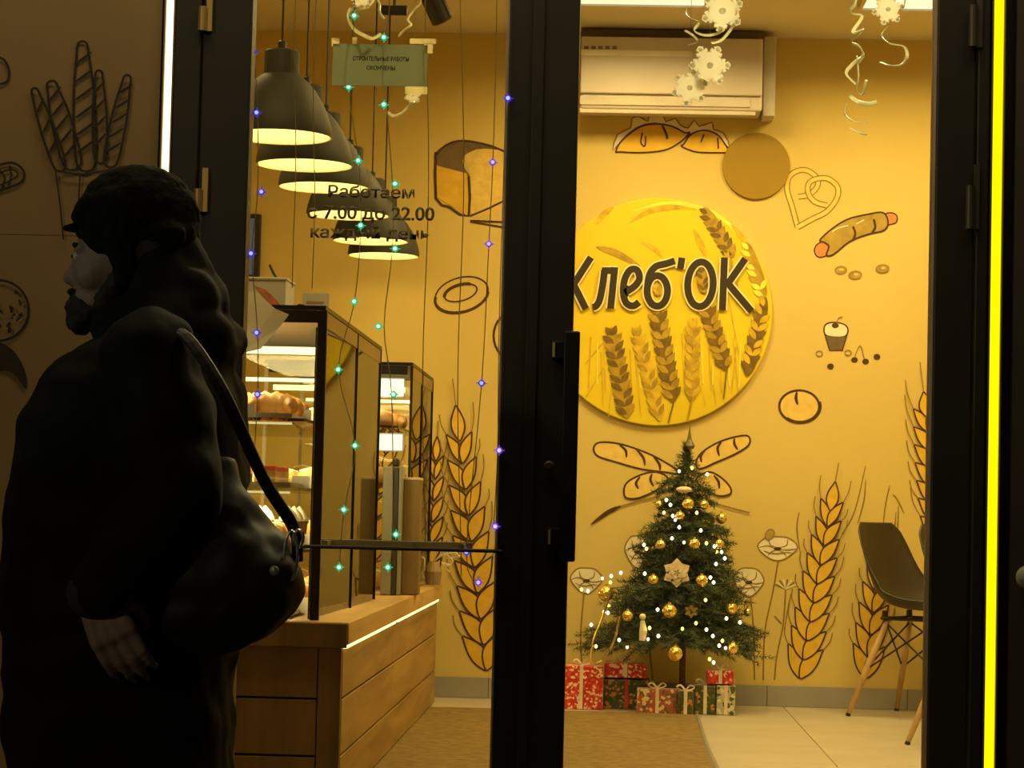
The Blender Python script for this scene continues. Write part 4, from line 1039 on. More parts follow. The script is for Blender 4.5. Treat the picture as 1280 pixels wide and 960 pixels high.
me.polygons.foreach_set('material_index', mi)
o = bpy.data.objects.new('needles', me); C.objects.link(o); o.parent = TR; o['kind'] = 'stuff'
print('tree tris', len(faces))
# taller tip ornament
bm = nb(); lathe(bm, [(.018, 0), (.024, .012), (.010, .04), (.004, .075), (.001, .10)], n=12, cap0=True)
o = link('tree_topper', bm, mat('dark topper', (.15, .12, .05), .4)); o.location = (TX + .01, TY, TH - .02); tag(o, 'slim dark spire topper on the tip of the christmas tree', 'tree topper')
def on_tree(px, py, out=.0):
    """surface point of the tree crown seen at that spot"""
    p = at(px, py, TY); ox = p.x - TX; z = p.z
    r_ = rad(max(z, .3), PI if ox < 0 else 0); dd = math.sqrt(max(0, r_ * r_ - ox * ox)) if abs(ox) < r_ else 0
    y = TY - dd - out; q = at(px, py, y); return q
BA = [(824, 630, 5, 'upper left'), (860, 630, 7.5, 'top centre'), (880, 631, 6, 'upper right'), (826, 681, 6.5, 'left of the second tier'), (868, 680, 7, 'right of the second tier'), (817, 725, 6.5, 'left of the cream flower'), (877, 726, 7.5, 'right of the cream flower'),
      (785, 770, 7, 'lower left'), (837, 764, 9, 'in the lower middle'), (914, 761, 8, 'lower right'), (935, 765, 5.5, 'at the right edge'), (844, 817, 9, 'hanging low before the trunk'), (916, 810, 7, 'lowest at the right'), (902, 648, 7, 'at the right rim of the upper tier'), (757, 742, 10, 'large, at the left tip'), (899, 680, 6, 'right rim of the third tier'), (850, 645, 6, 'below the top centre ball')]
bb = None
for px, py, r_, where in BA:
    q = on_tree(px, py, .02); s = r_ / 300
    if bb is None:
        bb = root('bauble'); bm = nb(); ball(bm, (0, 0, 0), 1, u=20, v=14); link('ball', bm, M_GOLD, bb, smooth=True)
        bm = nb(); lathe(bm, [(.22, .95), (.22, 1.2), (.1, 1.22)], n=10, cap1=True); link('cap', bm, M_BRASS, bb); R = bb
    else: R = copy_tree(bb)
    R.location = q; R.scale = (s, s, s); tag(R, 'gold christmas bauble, ' + where + ' on the tree' if 'large' not in where else 'largest pale gold bauble at the left tip of the tree', 'bauble', 'gold baubles on the christmas tree')
# poinsettia-like flower and snowflake ornaments
def flake_poly(R=1.0, arms=6):
    A = [(-.32, .56), (-.16, .60), (-.31, .62), (-.29, .80), (-.13, .76), (-.20, .92), (0, 1.04), (.20, .92), (.13, .76), (.29, .80), (.31, .62), (.16, .60), (.32, .56)]
    out = []
    for k in range(arms):
        a = 2 * PI * k / arms; 
        for x, z in A[::-1]: out.append((R * (x * math.cos(a) - z * math.sin(a)), R * (x * math.sin(a) + z * math.cos(a))))
    return out
def star_poly(R, n, k=.45): return [((R if i % 2 == 0 else R * k) * math.cos(PI * i / n), (R if i % 2 == 0 else R * k) * math.sin(PI * i / n)) for i in range(2 * n)]
q = on_tree(846, 716, .03); R = root('fabric_flower', 'cream fabric flower at the middle of the christmas tree', 'ornament', q)
for lay, (n, r_) in enumerate(((6, .06), (5, .045), (5, .028))):
    for k in range(n):
        a = 2 * PI * k / n + lay * .5; bm = nb(); f = Matrix.Rotation(a, 4, 'Y')
        prism(bm, [(-.3 * r_, .25 * r_), (-.38 * r_, .6 * r_), (0, r_), (.38 * r_, .6 * r_), (.3 * r_, .25 * r_), (0, 0)], -.004 - lay * .006, -lay * .006, frame=f); link('petal', bm, mat('cream fabric', (.85, .74, .52), .7, var=.15, scale=40, trans=.2), R)
q = on_tree(864, 764, .02); bm = nb(); prism(bm, flake_poly(.027), -.003, .003); o = link('star_ornament', bm, M_GOLD); o.location = q; tag(o, 'gold snowflake ornament beside the lower middle bauble', 'ornament')
q = on_tree(803, 785, .02); bm = nb(); tube(bm, [(0, 0, -.05), (.004, 0, -.01), (0, 0, .03)], [.012, .016, .008], 8); ball(bm, (0, 0, .045), .013); o = link('figurine_ornament', bm, mat('cream figurine', (.8, .75, .55), .6)); o.location = q; tag(o, 'pale long figurine ornament on the lower left of the tree', 'ornament')
q = on_tree(855, 612, .02); bm = nb(); ball(bm, (0, 0, 0), .022, (1.5, 1, .6)); o = link('bow_ornament', bm, mat('cream bow', (.75, .6, .4), .5)); o.location = q; tag(o, 'pale ribbon bow near the top of the tree', 'ornament')
# fairy lights on the tree
TL = [(833, 625), (838, 631), (830, 641), (841, 645), (844, 650), (871, 641), (849, 659), (876, 663), (805, 681), (808, 686), (840, 673), (855, 678), (883, 679), (893, 683), (806, 717), (776, 716), (763, 728), (764, 720), (753, 723), (761, 757), (755, 765), (760, 766), (739, 781), (745, 808), (774, 800), (784, 809), (882, 750), (908, 773), (925, 778), (891, 795), (903, 801), (899, 807), (907, 810), (887, 824), (892, 828), (853, 786), (883, 787), (870, 779), (823, 795), (810, 799), (812, 785), (892, 728), (888, 722), (906, 698), (896, 690), (895, 705), (849, 589), (865, 585), (884, 593), (902, 690), (735, 739), (727, 737), (822, 762)]
FLT = root('fairy_lights', 'string of small white and gold fairy lights wound around the christmas tree', 'string lights', (TX, TY, .3))
GW = glow('tiny white bulb', (1, .86, .55), 9); GY = glow('tiny gold bulb', (1, .72, .12), 7); GP = glow('tiny pink bulb', (1, .62, .5), 4); GG = glow('tiny green bulb', (.45, .9, .1), 5)
sm = {}
for i, (px, py) in enumerate(TL):
    q = on_tree(px, py, .022 + .006 * (i % 2)); key = (GW, GW, GY, GW, GP, GY, GW)[i % 7]
    if (px, py) == (853, 786): key = GG
    if key.name not in sm:
        bm = nb(); ball(bm, (0, 0, 0), .0064, (1, 1, 1.15), 8, 6); o = link('bulb', bm, key, FLT); sm[key.name] = o.data
    else: o = bpy.data.objects.new('bulb', sm[key.name]); C.objects.link(o); o.parent = FLT
    o.location = q - FLT.location
bm = nb(); pts = []
for k in range(220):
    t = k / 219; z = .34 + t * (TH - .42); th = t * 2 * PI * 6.5; r_ = rad(z, th) * .93
    y = r_ * math.sin(th); 
    if TY + y > YW - .03: y = YW - .04 - TY
    pts.append((r_ * math.cos(th), y, z - .3))
tube(bm, pts, .0016, 4); link('wire', bm, mat('green wire', (.03, .07, .03), .6), FLT)
# golden garland at the lower left
bm = nb(); P_ = [on_tree(765, 735, .03), on_tree(752, 775, .03), at(742, 800, 9.80), at(738, 826, 9.80), at(752, 826, 9.84), at(768, 800, 9.84), on_tree(775, 770, .03)]
tube(bm, spl(P_, 5), .006, 6, flat=.5); o = link('garland', bm, M_GOLD); tag(o, 'gold garland hanging from the lower left branches of the tree', 'garland')

# ------------------------------------------------------------------ presents
def gift(name, label, px0, px1, py0, py1, Y, dpt, m, mr, spots=None, ribbon=True):
    a, b = at(px0, py0, Y), at(px1, py1, Y); z0 = b.z; z1 = a.z; x0, x1 = a.x, b.x
    if py1 > 874: z0 = .001
    cx = (x0 + x1) / 2; R = root(name, label, 'present', (cx, Y + dpt / 2, z0), 'presents under the christmas tree'); h_ = z1 - z0; w_ = (x1 - x0) / 2; d_ = dpt / 2
    link('box', box(nb(), -w_, w_, -d_, d_, 0, h_, bev=.003), m, R)
    if ribbon:
        bm = nb(); t = .007
        box(bm, -t, t, -d_ - .0015, d_ + .0015, .001, h_ + .0015); box(bm, -w_ - .0015, w_ + .0015, -t, t, .001, h_ + .0015); link('ribbon', bm, mr, R)
        bm = nb()
        for s in (-1, 1): tube(bm, spl([(0, 0, h_ + .002), (s * .02, 0, h_ + .022), (s * .036, 0, h_ + .014), (s * .02, 0, h_ + .004), (0, 0, h_ + .003)], 4), .005, 6, flat=.4)
        link('bow', bm, mr, R)
    return R
def sparkle(name, c1, c2, c3, sc_=45):
    m = mat(name, c1, .4)
    nt = m.node_tree; b = nt.nodes['Principled BSDF']
    tc = nt.nodes.new('ShaderNodeTexCoord'); vo = nt.nodes.new('ShaderNodeTexVoronoi'); vo.inputs['Scale'].default_value = sc_
    rp_ = nt.nodes.new('ShaderNodeValToRGB'); rp_.color_ramp.interpolation = 'CONSTANT'; e = rp_.color_ramp.elements
    e[0].position = 0; e[0].color = (*c1, 1); e[1].position = .55; e[1].color = (*c2, 1); e2 = e.new(.8); e2.color = (*c3, 1)
    nt.links.new(tc.outputs['Object'], vo.inputs['Vector']); sep = nt.nodes.new('ShaderNodeSeparateColor'); nt.links.new(vo.outputs['Color'], sep.inputs[0]); nt.links.new(sep.outputs[0], rp_.inputs[0]); nt.links.new(rp_.outputs[0], b.inputs['Base Color'])
    return m
G1 = sparkle('red sparkle wrap', (.62, .035, .02), (.80, .10, .06), (.95, .75, .6), 110); G2 = sparkle('green festive wrap', (.06, .09, .03), (.12, .14, .06), (.65, .25, .10), 90)
G3 = sparkle('pink festive wrap', (.50, .13, .08), (.15, .14, .05), (.85, .7, .45), 80); G4 = sparkle('white green wrap', (.55, .5, .35), (.08, .12, .05), (.8, .74, .55), 70)
RW = mat('pale gift ribbon', (.85, .75, .55), .4); RR = mat('red gift ribbon', (.7, .06, .04), .4)
gift('present', 'largest red sparkling present at the left of the tree foot', 700, 753, 832, 880, 9.97, .16, G1, RW)
gift('present', 'red present lying on the green one, second from the left', 756, 808, 829, 848, 10.05, .15, G1, RW)
gift('present', 'wide dark green festive present under the red one', 755, 811, 849, 881, 10.05, .17, G2, RR)
gift('present', 'low pink and green present before the tree trunk', 797, 846, 861, 881, 9.84, .10, G3, RW)
gift('present', 'small dark present in front of the tree stand', 848, 866, 864, 881, 9.82, .07, G2, RW)
gift('present', 'green patterned present right of the tree stand', 869, 894, 857, 882, 9.88, .12, G2, RW)
gift('present', 'white and green present at the right end of the row', 896, 919, 857, 882, 9.88, .12, G4, RW)
gift('present', 'small bright red present on top of the right end boxes', 884, 917, 838, 855.5, 9.89, .11, G1, RW)

# ------------------------------------------------------------------ glass lettering, paper notice
def text_on(name, s, px0, px1, ybase, hpx, Y, m, parent, label=None, th=.0008):
    cu = bpy.data.curves.new(name, 'FONT'); cu.body = s; cu.size = 1; cu.extrude = 0; cu.offset = .022
    to = bpy.data.objects.new(name, cu); C.objects.link(to); bpy.context.view_layer.update()
    dg = bpy.context.evaluated_depsgraph_get(); me = bpy.data.meshes.new_from_object(to.evaluated_get(dg)); bpy.data.objects.remove(to)
    xs = [v.co.x for v in me.vertices]; ys = [v.co.y for v in me.vertices]; x0, x1 = min(xs), max(xs)
    a, b = at(px0, ybase, Y), at(px1, ybase, Y); capz = (at(px0, ybase - hpx, Y).z - a.z)
    sx = (b.x - a.x) / (x1 - x0); sz = capz / .70
    zb = (a.z + b.z) / 2
    for v in me.vertices: v.co = Vector((a.x + (v.co.x - x0) * sx, Y, zb + v.co.y * sz))
    bm = nb(); bm.from_mesh(me)
    bmesh.ops.recalc_face_normals(bm, faces=bm.faces)
    ret = bmesh.ops.extrude_face_region(bm, geom=bm.faces[:])
    for v in ret['geom']:
        if isinstance(v, bmesh.types.BMVert): v.co.y -= th
    me.materials.clear(); bm.to_mesh(me); bm.free(); me.materials.append(m)
    o = bpy.data.objects.new(name, me); C.objects.link(o)
    if parent: o.parent = parent; o.matrix_parent_inverse = Matrix.Translation(-parent.location)
    return o
M_VIN = mat('brown window vinyl', (.22, .18, .09), .7, trans=.35)
LT = root('window_lettering', 'brown vinyl opening hours lettering on the left door glass', 'lettering', at(462, 270, YD - .0035))
YT = YD - .0034
text_on('text_line', 'Работаем', 410, 518, 247, 14, YT, M_VIN, LT); text_on('text_line', 'с 7.00 до 22.00', 384, 543, 274, 16, YT, M_VIN, LT); text_on('text_line', 'каждый день', 388, 537, 298, 14, YT, M_VIN, LT)
NT = root('paper_notice', 'white paper notice with two printed lines taped high on the left door glass', 'notice', at(474, 108, YD + .006))
p0, p1 = at(416, 54, YD), at(533, 108, YD)
reparent(link('sheet', box(nb(), p0.x, p1.x, YD + .0042, YD + .0050, p1.z, p0.z), mat('notice paper', (.62, .66, .52), .9, var=.03, trans=.5)), NT)
M_PR = mat('print', (.04, .04, .03), .8)
text_on('text_line', 'СТРОИТЕЛЬНЫЕ РАБОТЫ', 441, 511, 76, 5, YD + .0040, M_PR, NT, th=.0004); text_on('text_line', 'ОКОНЧЕНЫ', 458, 494, 87.5, 5, YD + .0040, M_PR, NT, th=.0004)
bm = nb()
for x0, y0, x1, y1 in ((414, 47, 424, 57), (512, 48, 545, 54), (530, 54, 541, 66), (506, 108, 534, 117), (440, 46, 446, 56)):
    a, b = at(x0, y1, YD), at(x1, y0, YD); box(bm, a.x, b.x, YD + .0052, YD + .0056, a.z, b.z)
reparent(link('tape', bm, mat('tape', (.9, .84, .6), .5, trans=.75)), NT)

# ------------------------------------------------------------------ hanging light strings on the left leaf
YL = YD + .028
CB = mat('pale string cable', (.50, .46, .30), .5, trans=.5)
GN = [glow('green led body', (.02, .75, .32), 1.0), glow('green led tip', (.55, 1, .8), 2.2)]; BL = [glow('blue led body', (.07, .05, .95), 1.0), glow('blue led tip', (.45, .45, 1), 1.8)]; PU = [glow('violet led body', (.22, .07, .85), 1.0), glow('violet led tip', (.6, .5, 1), 1.6)]
ledme = {}
def led(parent, q, kind, s=1):
    key = kind[0].name
    if key not in ledme:
        bm = nb(); ball(bm, (0, 0, 0), .0070, (1, 1, 1), 10, 7, 0); ball(bm, (0, -.0050, 0), .0042, (1, 1, 1), 8, 6, 1)  # pale front core and spikes build the bulb's glare into the mesh
        for a in range(4):
            v = Vector((math.cos(a * PI / 2), 0, math.sin(a * PI / 2))); tube(bm, [v * .004, v * .0115], [.0022, .0005], 5, 0)
        o = link('bulb', bm, kind, parent); ledme[key] = o.data
    else: o = bpy.data.objects.new('bulb', ledme[key]); C.objects.link(o); o.parent = parent
    o.location = q - parent.location; o.scale = (s, s, s)
def lstring(label, pts, kinds, path=None, Y=YL):
    path = path or pts; q0 = at(path[0][0], path[0][1], Y); R = root('light_string', label, 'string lights', (q0.x, Y, q0.z), 'hanging light strings on the left door glass')
    P_ = [at(x, y, Y) - R.location for x, y in path]; bm = nb(); tube(bm, spl(P_, 4), .0011, 5); link('cable', bm, CB, R)
    for (x, y), kd in zip(pts, kinds): led(R, at(x, y, Y - .004), kd)
TOPY = -90
A = [(317, 65), (321, 141), (327, 240), (314, 317), (321, 416), (322, 493)]
lstring('leftmost light string with six blue lights along the frame edge', A, [BL] * 6, [(319, TOPY), (318, 0)] + [(min(322, x + 1), y) for x, y in A] + [(318, 560)])
B = [(443, 20), (436, 109), (448, 201), (451, 282), (443, 377), (423, 462), (444, 557), (430, 637), (424, 709)]
lstring('light string with green lights passing left of the letters, through the fourth lamp', B, [GN] * 9, [(441, TOPY)] + B)
Cg = [(480, 47), (480, 131), (494, 230), (494, 311), (473, 408), (492, 493), (495, 668), (485, 709)]
lstring('light string with green lights passing just right of the fifth lamp', Cg, [GN] * 8, [(486, TOPY), (487, 0)] + [((x + 487) / 2, y) for x, y in Cg])
Dd = [(616, 203), (611, 305), (602, 479), (583, 690), (598, 728)]
lstring('light string with violet lights left of the middle door frame', Dd, [PU, PU, BL, BL, PU], [(622, TOPY), (620, 60)] + Dd)
E2 = [(635, 123), (624, 563), (619, 658)]
lstring('light string with blue lights right against the middle door frame', E2, [BL, PU, PU], [(633, TOPY), (632, 123), (624, 400), (622, 563), (617, 658)], Y=YD - .036)
for px, lab in ((368, 'unlit pale cable hanging over the second pendant lamp'), (392, 'unlit pale cable hanging over the third pendant lamp'), (533, 'unlit cable hanging left of the bread ring drawing'), (577, 'unlit cable hanging through the bread ring drawing')):
    pp = [(px + 3, TOPY)] + [(px + 2 - y * .009 + 1.6 * math.sin(y * .021 + px), y) for y in range(0, 720, 60)] if px < 500 else [(px + 2, TOPY)] + [(px + 1 - y * .006 + 3 * math.sin(y * .012 + px), y) for y in range(0, 760, 60)]
    if px < 500: pp = pp[:8]
    lstring(lab, [], [], pp)

# ------------------------------------------------------------------ snowflakes and curled ribbons at the top of the glass
def flake(px, py, rpx, Y, rot, label, tilt=0):
    q = at(px, py, Y); R = root('snowflake', label, 'snowflake', q, 'white snowflake decorations'); r_ = rpx * Y / F
    fr = Matrix.Rotation(tilt, 4, 'Z') @ Matrix.Rotation(rot, 4, 'Y')
    bm = nb(); prism(bm, flake_poly(r_), -.0015, .0015, frame=fr); link('flake', bm, M_FLAKE, R)
    bm = nb()
    for k in range(6):
        a = 2 * PI * k / 6 + .2; v = fr @ Vector((r_ * .86 * math.cos(a + PI / 2 - .2), -.006, r_ * .86 * math.sin(a + PI / 2 - .2))); ball(bm, v, r_ * .12, (1, .25, 1), 8, 6)
    ball(bm, fr @ Vector((0, -.003, 0)), r_ * .16, (1, .2, 1), 10, 6); link('bead', bm, M_FLAKE, R)
    bm = nb(); tube(bm, [(0, .0, r_ * .9), (0, 0, 2.06 - q.z)], .0007, 4); link('thread', bm, mat('thread', (.7, .66, .5), .6), R)
YF2 = YD + .055
flake(903, 14, 27, YF2, .1, 'topmost snowflake in the middle of the right door glass'); flake(887, 82, 27, YF2 + .006, .45, 'middle of the three stacked snowflakes before the air conditioner', .3); flake(862, 110, 23, YF2 - .018, .2, 'lowest of the three stacked snowflakes before the air conditioner')
flake(1110, 12, 20, YF2, .3, 'snowflake among the curled ribbons at the upper right'); flake(452, -4, 17, YF2, .5, 'snowflake at the top of the left door glass above the notice'); flake(516, 120, 11, YF2, .2, 'small half hidden snowflake below the notice corner')
def ribbon(pts, label, wpx=4.5, Y=YF2, sw=.02):
    q0 = at(pts[0][0], pts[0][1], Y); P_ = []
    n = len(pts)
    for i, (x, y) in enumerate(pts): P_.append(at(x, y, Y + sw * math.sin(i * 1.9)) - q0)
    bm = nb(); sp_ = spl(P_, 6); tube(bm, sp_, wpx / 2 * Y / F, 6, flat=.28); o = link('curled_ribbon', bm, M_RIB, smooth=True); o.location = q0
    tag(o, label, 'ribbon', 'curled pearl ribbons at the top of the glass'); return o
ribbon([(1065, -40), (1070, 0), (1062, 15), (1078, 20), (1066, 40), (1079, 38), (1064, 52), (1074, 58), (1079, 70), (1066, 80), (1058, 92), (1070, 105)], 'long curled ribbon hanging at the upper right, its upper coils')
ribbon([(1078, 66), (1076, 74), (1071, 79)], 'bright short curl at the upper right ribbon, middle', 5)
ribbon([(1071, 70), (1073, 95), (1071, 112), (1078, 118), (1083, 100)], 'pale straight ribbon tail in the upper right cluster', 3.5)
ribbon([(1062, 120), (1072, 127), (1084, 130), (1096, 128)], 'bright bowed ribbon piece under the upper right coils', 5.5)
ribbon([(1058, 130), (1056, 142), (1068, 152), (1086, 153)], 'fainter hook shaped ribbon near the end of the upper right cluster', 3.2)
ribbon([(1062, 160), (1074, 166), (1084, 168)], 'lowest small ribbon end of the upper right cluster', 3)
ribbon([(1108, 34), (1102, 44), (1112, 54), (1130, 58), (1134, 70), (1128, 80), (1114, 82), (1101, 78)], 'S shaped bright ribbon hanging under the upper right snowflake', 4.8)
ribbon([(1132, -5), (1130, 8), (1124, 14)], 'short ribbon end beside the upper right snowflake', 4)
ribbon([(860, 8), (857, 16), (862, 22), (874, 28), (868, 38), (880, 44), (896, 42), (906, 36)], 'looped ribbon left of the topmost middle snowflake', 4)
ribbon([(921, 8), (922, 22), (914, 36), (902, 50), (890, 54)], 'ribbon arc right of the topmost middle snowflake', 4)
ribbon([(856, 38), (866, 44), (872, 52), (860, 56)], 'small dull ribbon curl above the stacked snowflakes', 3)
ribbon([(474, -12), (462, 6), (448, 11), (438, 12), (435, 22), (442, 36), (454, 44), (466, 48), (476, 42)], 'big pale ribbon arc above the paper notice', 5)
ribbon([(466, -14), (474, 4), (474, 14), (480, 24)], 'short bright ribbon above the paper notice', 4)
ribbon([(527, -8), (525, 5), (518, 12), (510, 24), (514, 31), (505, 38), (498, 46)], 'thin ribbon tail at the top right of the paper notice', 3)
ribbon([(484, 140), (492, 145), (502, 142), (512, 132), (519, 126)], 'bright ribbon curl hanging below the paper notice', 4.5)

# ------------------------------------------------------------------ person outside, walking left past the door
YP = 4.05
def P(px, py, dy=0): return at(px, py, YP) + Vector((0, dy, 0))
def cap(bm, a, b, ra, rb, seg=12):
    a, b = Vector(a), Vector(b); d = b - a; L = d.length
    q = d.to_track_quat('Z', 'Y').to_matrix() if L > 1e-6 else Matrix.Identity(3)
    n = 5; prof = []
    for k in range(n + 1): t = PI / 2 * k / n; prof.append((max(1e-4, ra * math.sin(t)), -ra * math.cos(t)))
    for k in range(n + 1): t = PI / 2 * k / n; prof.append((max(1e-4, rb * math.cos(t)), L + rb * math.sin(t)))
    lathe(bm, prof, a, seg, mtx=q, cap0=True, cap1=True)
def remeshed(name, bm, vox, m, parent, smooth_it=4, disp=0, dsc=8):
    bmesh.ops.recalc_face_normals(bm, faces=bm.faces)
    me = bpy.data.meshes.new(name + '_src'); bm.to_mesh(me); bm.free(); so = bpy.data.objects.new('tmp', me); C.objects.link(so)
    md = so.modifiers.new('r', 'REMESH'); md.mode = 'VOXEL'; md.voxel_size = vox
    ms = so.modifiers.new('s', 'SMOOTH'); ms.iterations = smooth_it; ms.factor = .5
    bpy.context.view_layer.update(); dg = bpy.context.evaluated_depsgraph_get()
    out = bpy.data.meshes.new_from_object(so.evaluated_get(dg)); bpy.data.objects.remove(so)
    if disp:
        ns = [v.normal.copy() for v in out.vertices]
        for v, n_ in zip(out.vertices, ns):
            c_ = v.co; k = noise.noise(Vector((c_.x * dsc, c_.y * dsc, c_.z * dsc * 2.2))) + .5 * noise.noise(c_ * dsc * 3)
            v.co = c_ + n_ * k * disp
    out.materials.clear(); out.materials.append(m)
    for p in out.polygons: p.use_smooth = True
    o = bpy.data.objects.new(name, out); C.objects.link(o)
    if parent: o.parent = parent; o.matrix_parent_inverse = Matrix.Translation(-parent.location)
    return o
foot = P(150, 1462); PR = root('person', 'person in dark winter jacket and cap walking left outside the door, bag at the back', 'person', (foot.x, YP, ZG))
SKIN = mat('skin', (.24, .175, .14), .6, var=.1, scale=20)
bm = nb()
# skull, face, jaw, nose, ears
ball(bm, P(170, 292), .095, (1.04, .78, 1.15), 24, 16)
ball(bm, P(132, 330), .062, (.92, .90, 1.25), 20, 14)
ball(bm, P(125, 375), .045, (1.0, .95, .85), 18, 12)
cap(bm, P(101, 322), P(88, 347), .008, .013); ball(bm, P(95, 351, 0), .014)
for s in (-1, 1):
    ball(bm, P(109, 313, s * .03), .016, (1, 1.3, .7)); ball(bm, P(122, 345, s * .032), .028, (1.1, .9, 1.1)); ball(bm, P(170, 332, s * .073), .026, (.7, .35, 1.1))
    ball(bm, P(107, 323, s * .03), .0115)
cap(bm, P(99, 368, -.015), P(99, 368, .015), .009, .009); cap(bm, P(101, 377, -.013), P(101, 377, .013), .009, .009); ball(bm, P(104, 392), .020)
cap(bm, P(185, 370), P(205, 440), .058, .062)
cap(bm, P(205, 450), P(180, 600), .10, .12); cap(bm, P(180, 600), P(170, 800), .12, .12)
for s in (-1, 1): cap(bm, P(205, 455), P(205, 460, s * .15), .07, .06)
# legs
hipF, hipR = P(165, 815, .08), P(175, 815, -.08)
kF, kR = P(82, 1130, .08), P(235, 1120, -.08); aF, aR = P(40, 1415, .08), P(295, 1395, -.08)
cap(bm, hipF, kF, .085, .055); cap(bm, kF, aF, .052, .036); cap(bm, hipR, kR, .085, .055); cap(bm, kR, aR, .052, .036)
cap(bm, aF, aF + Vector((-.12, 0, -.04)), .035, .025); cap(bm, aR, aR + Vector((-.10, 0, -.075)), .035, .025)
# arms
shN, elN, wrN = P(215, 455, -.19), P(262, 615, -.25), P(160, 735, -.27)
shF, elF, wrF = P(205, 455, .19), P(195, 625, .25), P(115, 735, .24)
for a, b, c_ in ((shN, elN, wrN), (shF, elF, wrF)): cap(bm, a, b, .055, .042); cap(bm, b, c_, .040, .028)
def hand(w, d, side, curl=.5, lat=None):
    """palm from the wrist along d, four bent fingers and a thumb"""
    d = d.normalized(); lat = lat or Vector((0, 1, 0)); lat = (lat - lat.dot(d) * d).normalized(); nrm = d.cross(lat)
    k = w + d * .075
    for i in range(4):
        o_ = (i - 1.5) * .019; cap(bm, w + lat * o_ * .6 + d * .01, k + lat * o_, .016, .0125)
    ln = [.040, .046, .043, .034]
    for i in range(4):
        o_ = (i - 1.5) * .0205; p = k + lat * o_; dd = d.copy(); rr = .0092
        for j in range(3):
            ang = curl * (j + .6) * side; dd = (d * math.cos(ang) + nrm * math.sin(ang)).normalized(); q = p + dd * ln[i] * (1, .7, .55)[j]; cap(bm, p, q, rr, rr * .9, 10); p = q; rr *= .9
    tb_ = w + d * .02 - lat * .022; t1 = tb_ + (d * .6 - lat * .55 + nrm * side * .5).normalized() * .045; t2 = t1 + (d * .9 + nrm * side * .4).normalized() * .032
    cap(bm, tb_, t1, .014, .0115, 10); cap(bm, t1, t2, .0115, .0095, 10)
dN = P(190, 800, -.27) - wrN; hand(wrN, dN, 1, .42, lat=Vector((0, 1, 0)).cross(dN.normalized())); hand(wrF, Vector((-.3, 0, -1)), 1, .4)
remeshed('body', bm, .0042, SKIN, PR, 2)
# eyes and brows
for s in (-1, 1):
    bm = nb(); ball(bm, P(102, 323, s * .031), .009, u=14, v=10); ey = reparent(link('eye', bm, mat('eye', (.45, .43, .38), .2), smooth=True), PR)
    bm = nb(); ball(bm, P(97, 323, s * .032), .0045, u=10, v=8); o = link('iris', bm, mat('iris', (.03, .02, .015), .2)); o.parent = ey; 
    bm = nb(); tube(bm, [P(99, 311, s * .018), P(98, 308, s * .03), P(104, 311, s * .045)], .0045, 6); reparent(link('eyebrow', bm, mat('dark hair', (.012, .010, .008), .8, var=.4, scale=60)), PR)
HAIR = mat('dark hair', (.012, .010, .008), .8, var=.4, scale=60)
bm = nb(); ball(bm, P(112, 388), .042, (.95, 1.0, .80), 18, 12); ball(bm, P(96, 384), .022, (1, 1.2, .8)); ball(bm, P(100, 402), .024); cap(bm, P(140, 378, -.045), P(160, 345, -.06), .022, .014); cap(bm, P(140, 378, .045), P(160, 345, .06), .022, .014); cap(bm, P(92, 366, -.02), P(92, 366, .02), .007, .007)
remeshed('beard', bm, .005, HAIR, PR, 2, .004, 40)
bm = nb(); ball(bm, P(200, 318), .085, (.72, .98, .90), 20, 14); remeshed('hair', bm, .006, HAIR, PR, 2, .004, 30)
# cap
CAPM = mat('dark knitted cap', (.008, .0075, .006), .95, var=.4, scale=60, bump=.5, spec=.1)
bm = nb(); ball(bm, P(172, 277), .100, (1.08, .92, .98), 28, 18)
cap(bm, P(118, 272, -.035), P(118, 272, .035), .032, .032); cap(bm, P(222, 296, -.03), P(222, 296, .03), .035, .035)
for s in (-1, 1): cap(bm, P(118, 278, s * .04), P(225, 300, s * .07), .022, .024); cap(bm, P(160, 300, s * .068), P(168, 352, s * .070), .028, .022)
o = remeshed('cap', bm, .006, CAPM, PR, 3, .0035, 26)
bm = nb()
pk = []
for k in range(9):
    a = -.95 + 1.9 * k / 8; pk.append((math.cos(a), math.sin(a)))
o0 = P(112, 282)
V0 = [o0 + Vector((.0, .062 * s_, .004)) for c_, s_ in pk]; V1 = [o0 + Vector((-.052 * c_ + .008, .058 * s_, -.004)) for c_, s_ in pk]
vt = [bm.verts.new(v) for v in V0] ; vu = [bm.verts.new(v) for v in V1]; vt2 = [bm.verts.new(v - Vector((0, 0, .006))) for v in V0]; vu2 = [bm.verts.new(v - Vector((0, 0, .005))) for v in V1]
for k in range(8):
    bm.faces.new((vt[k], vt[k + 1], vu[k + 1], vu[k])); bm.faces.new((vt2[k], vu2[k], vu2[k + 1], vt2[k + 1])); bm.faces.new((vu[k], vu[k + 1], vu2[k + 1], vu2[k])); bm.faces.new((vt[k], vt2[k], vt2[k + 1], vt[k + 1]))
reparent(link('cap_peak', bm, CAPM), PR)
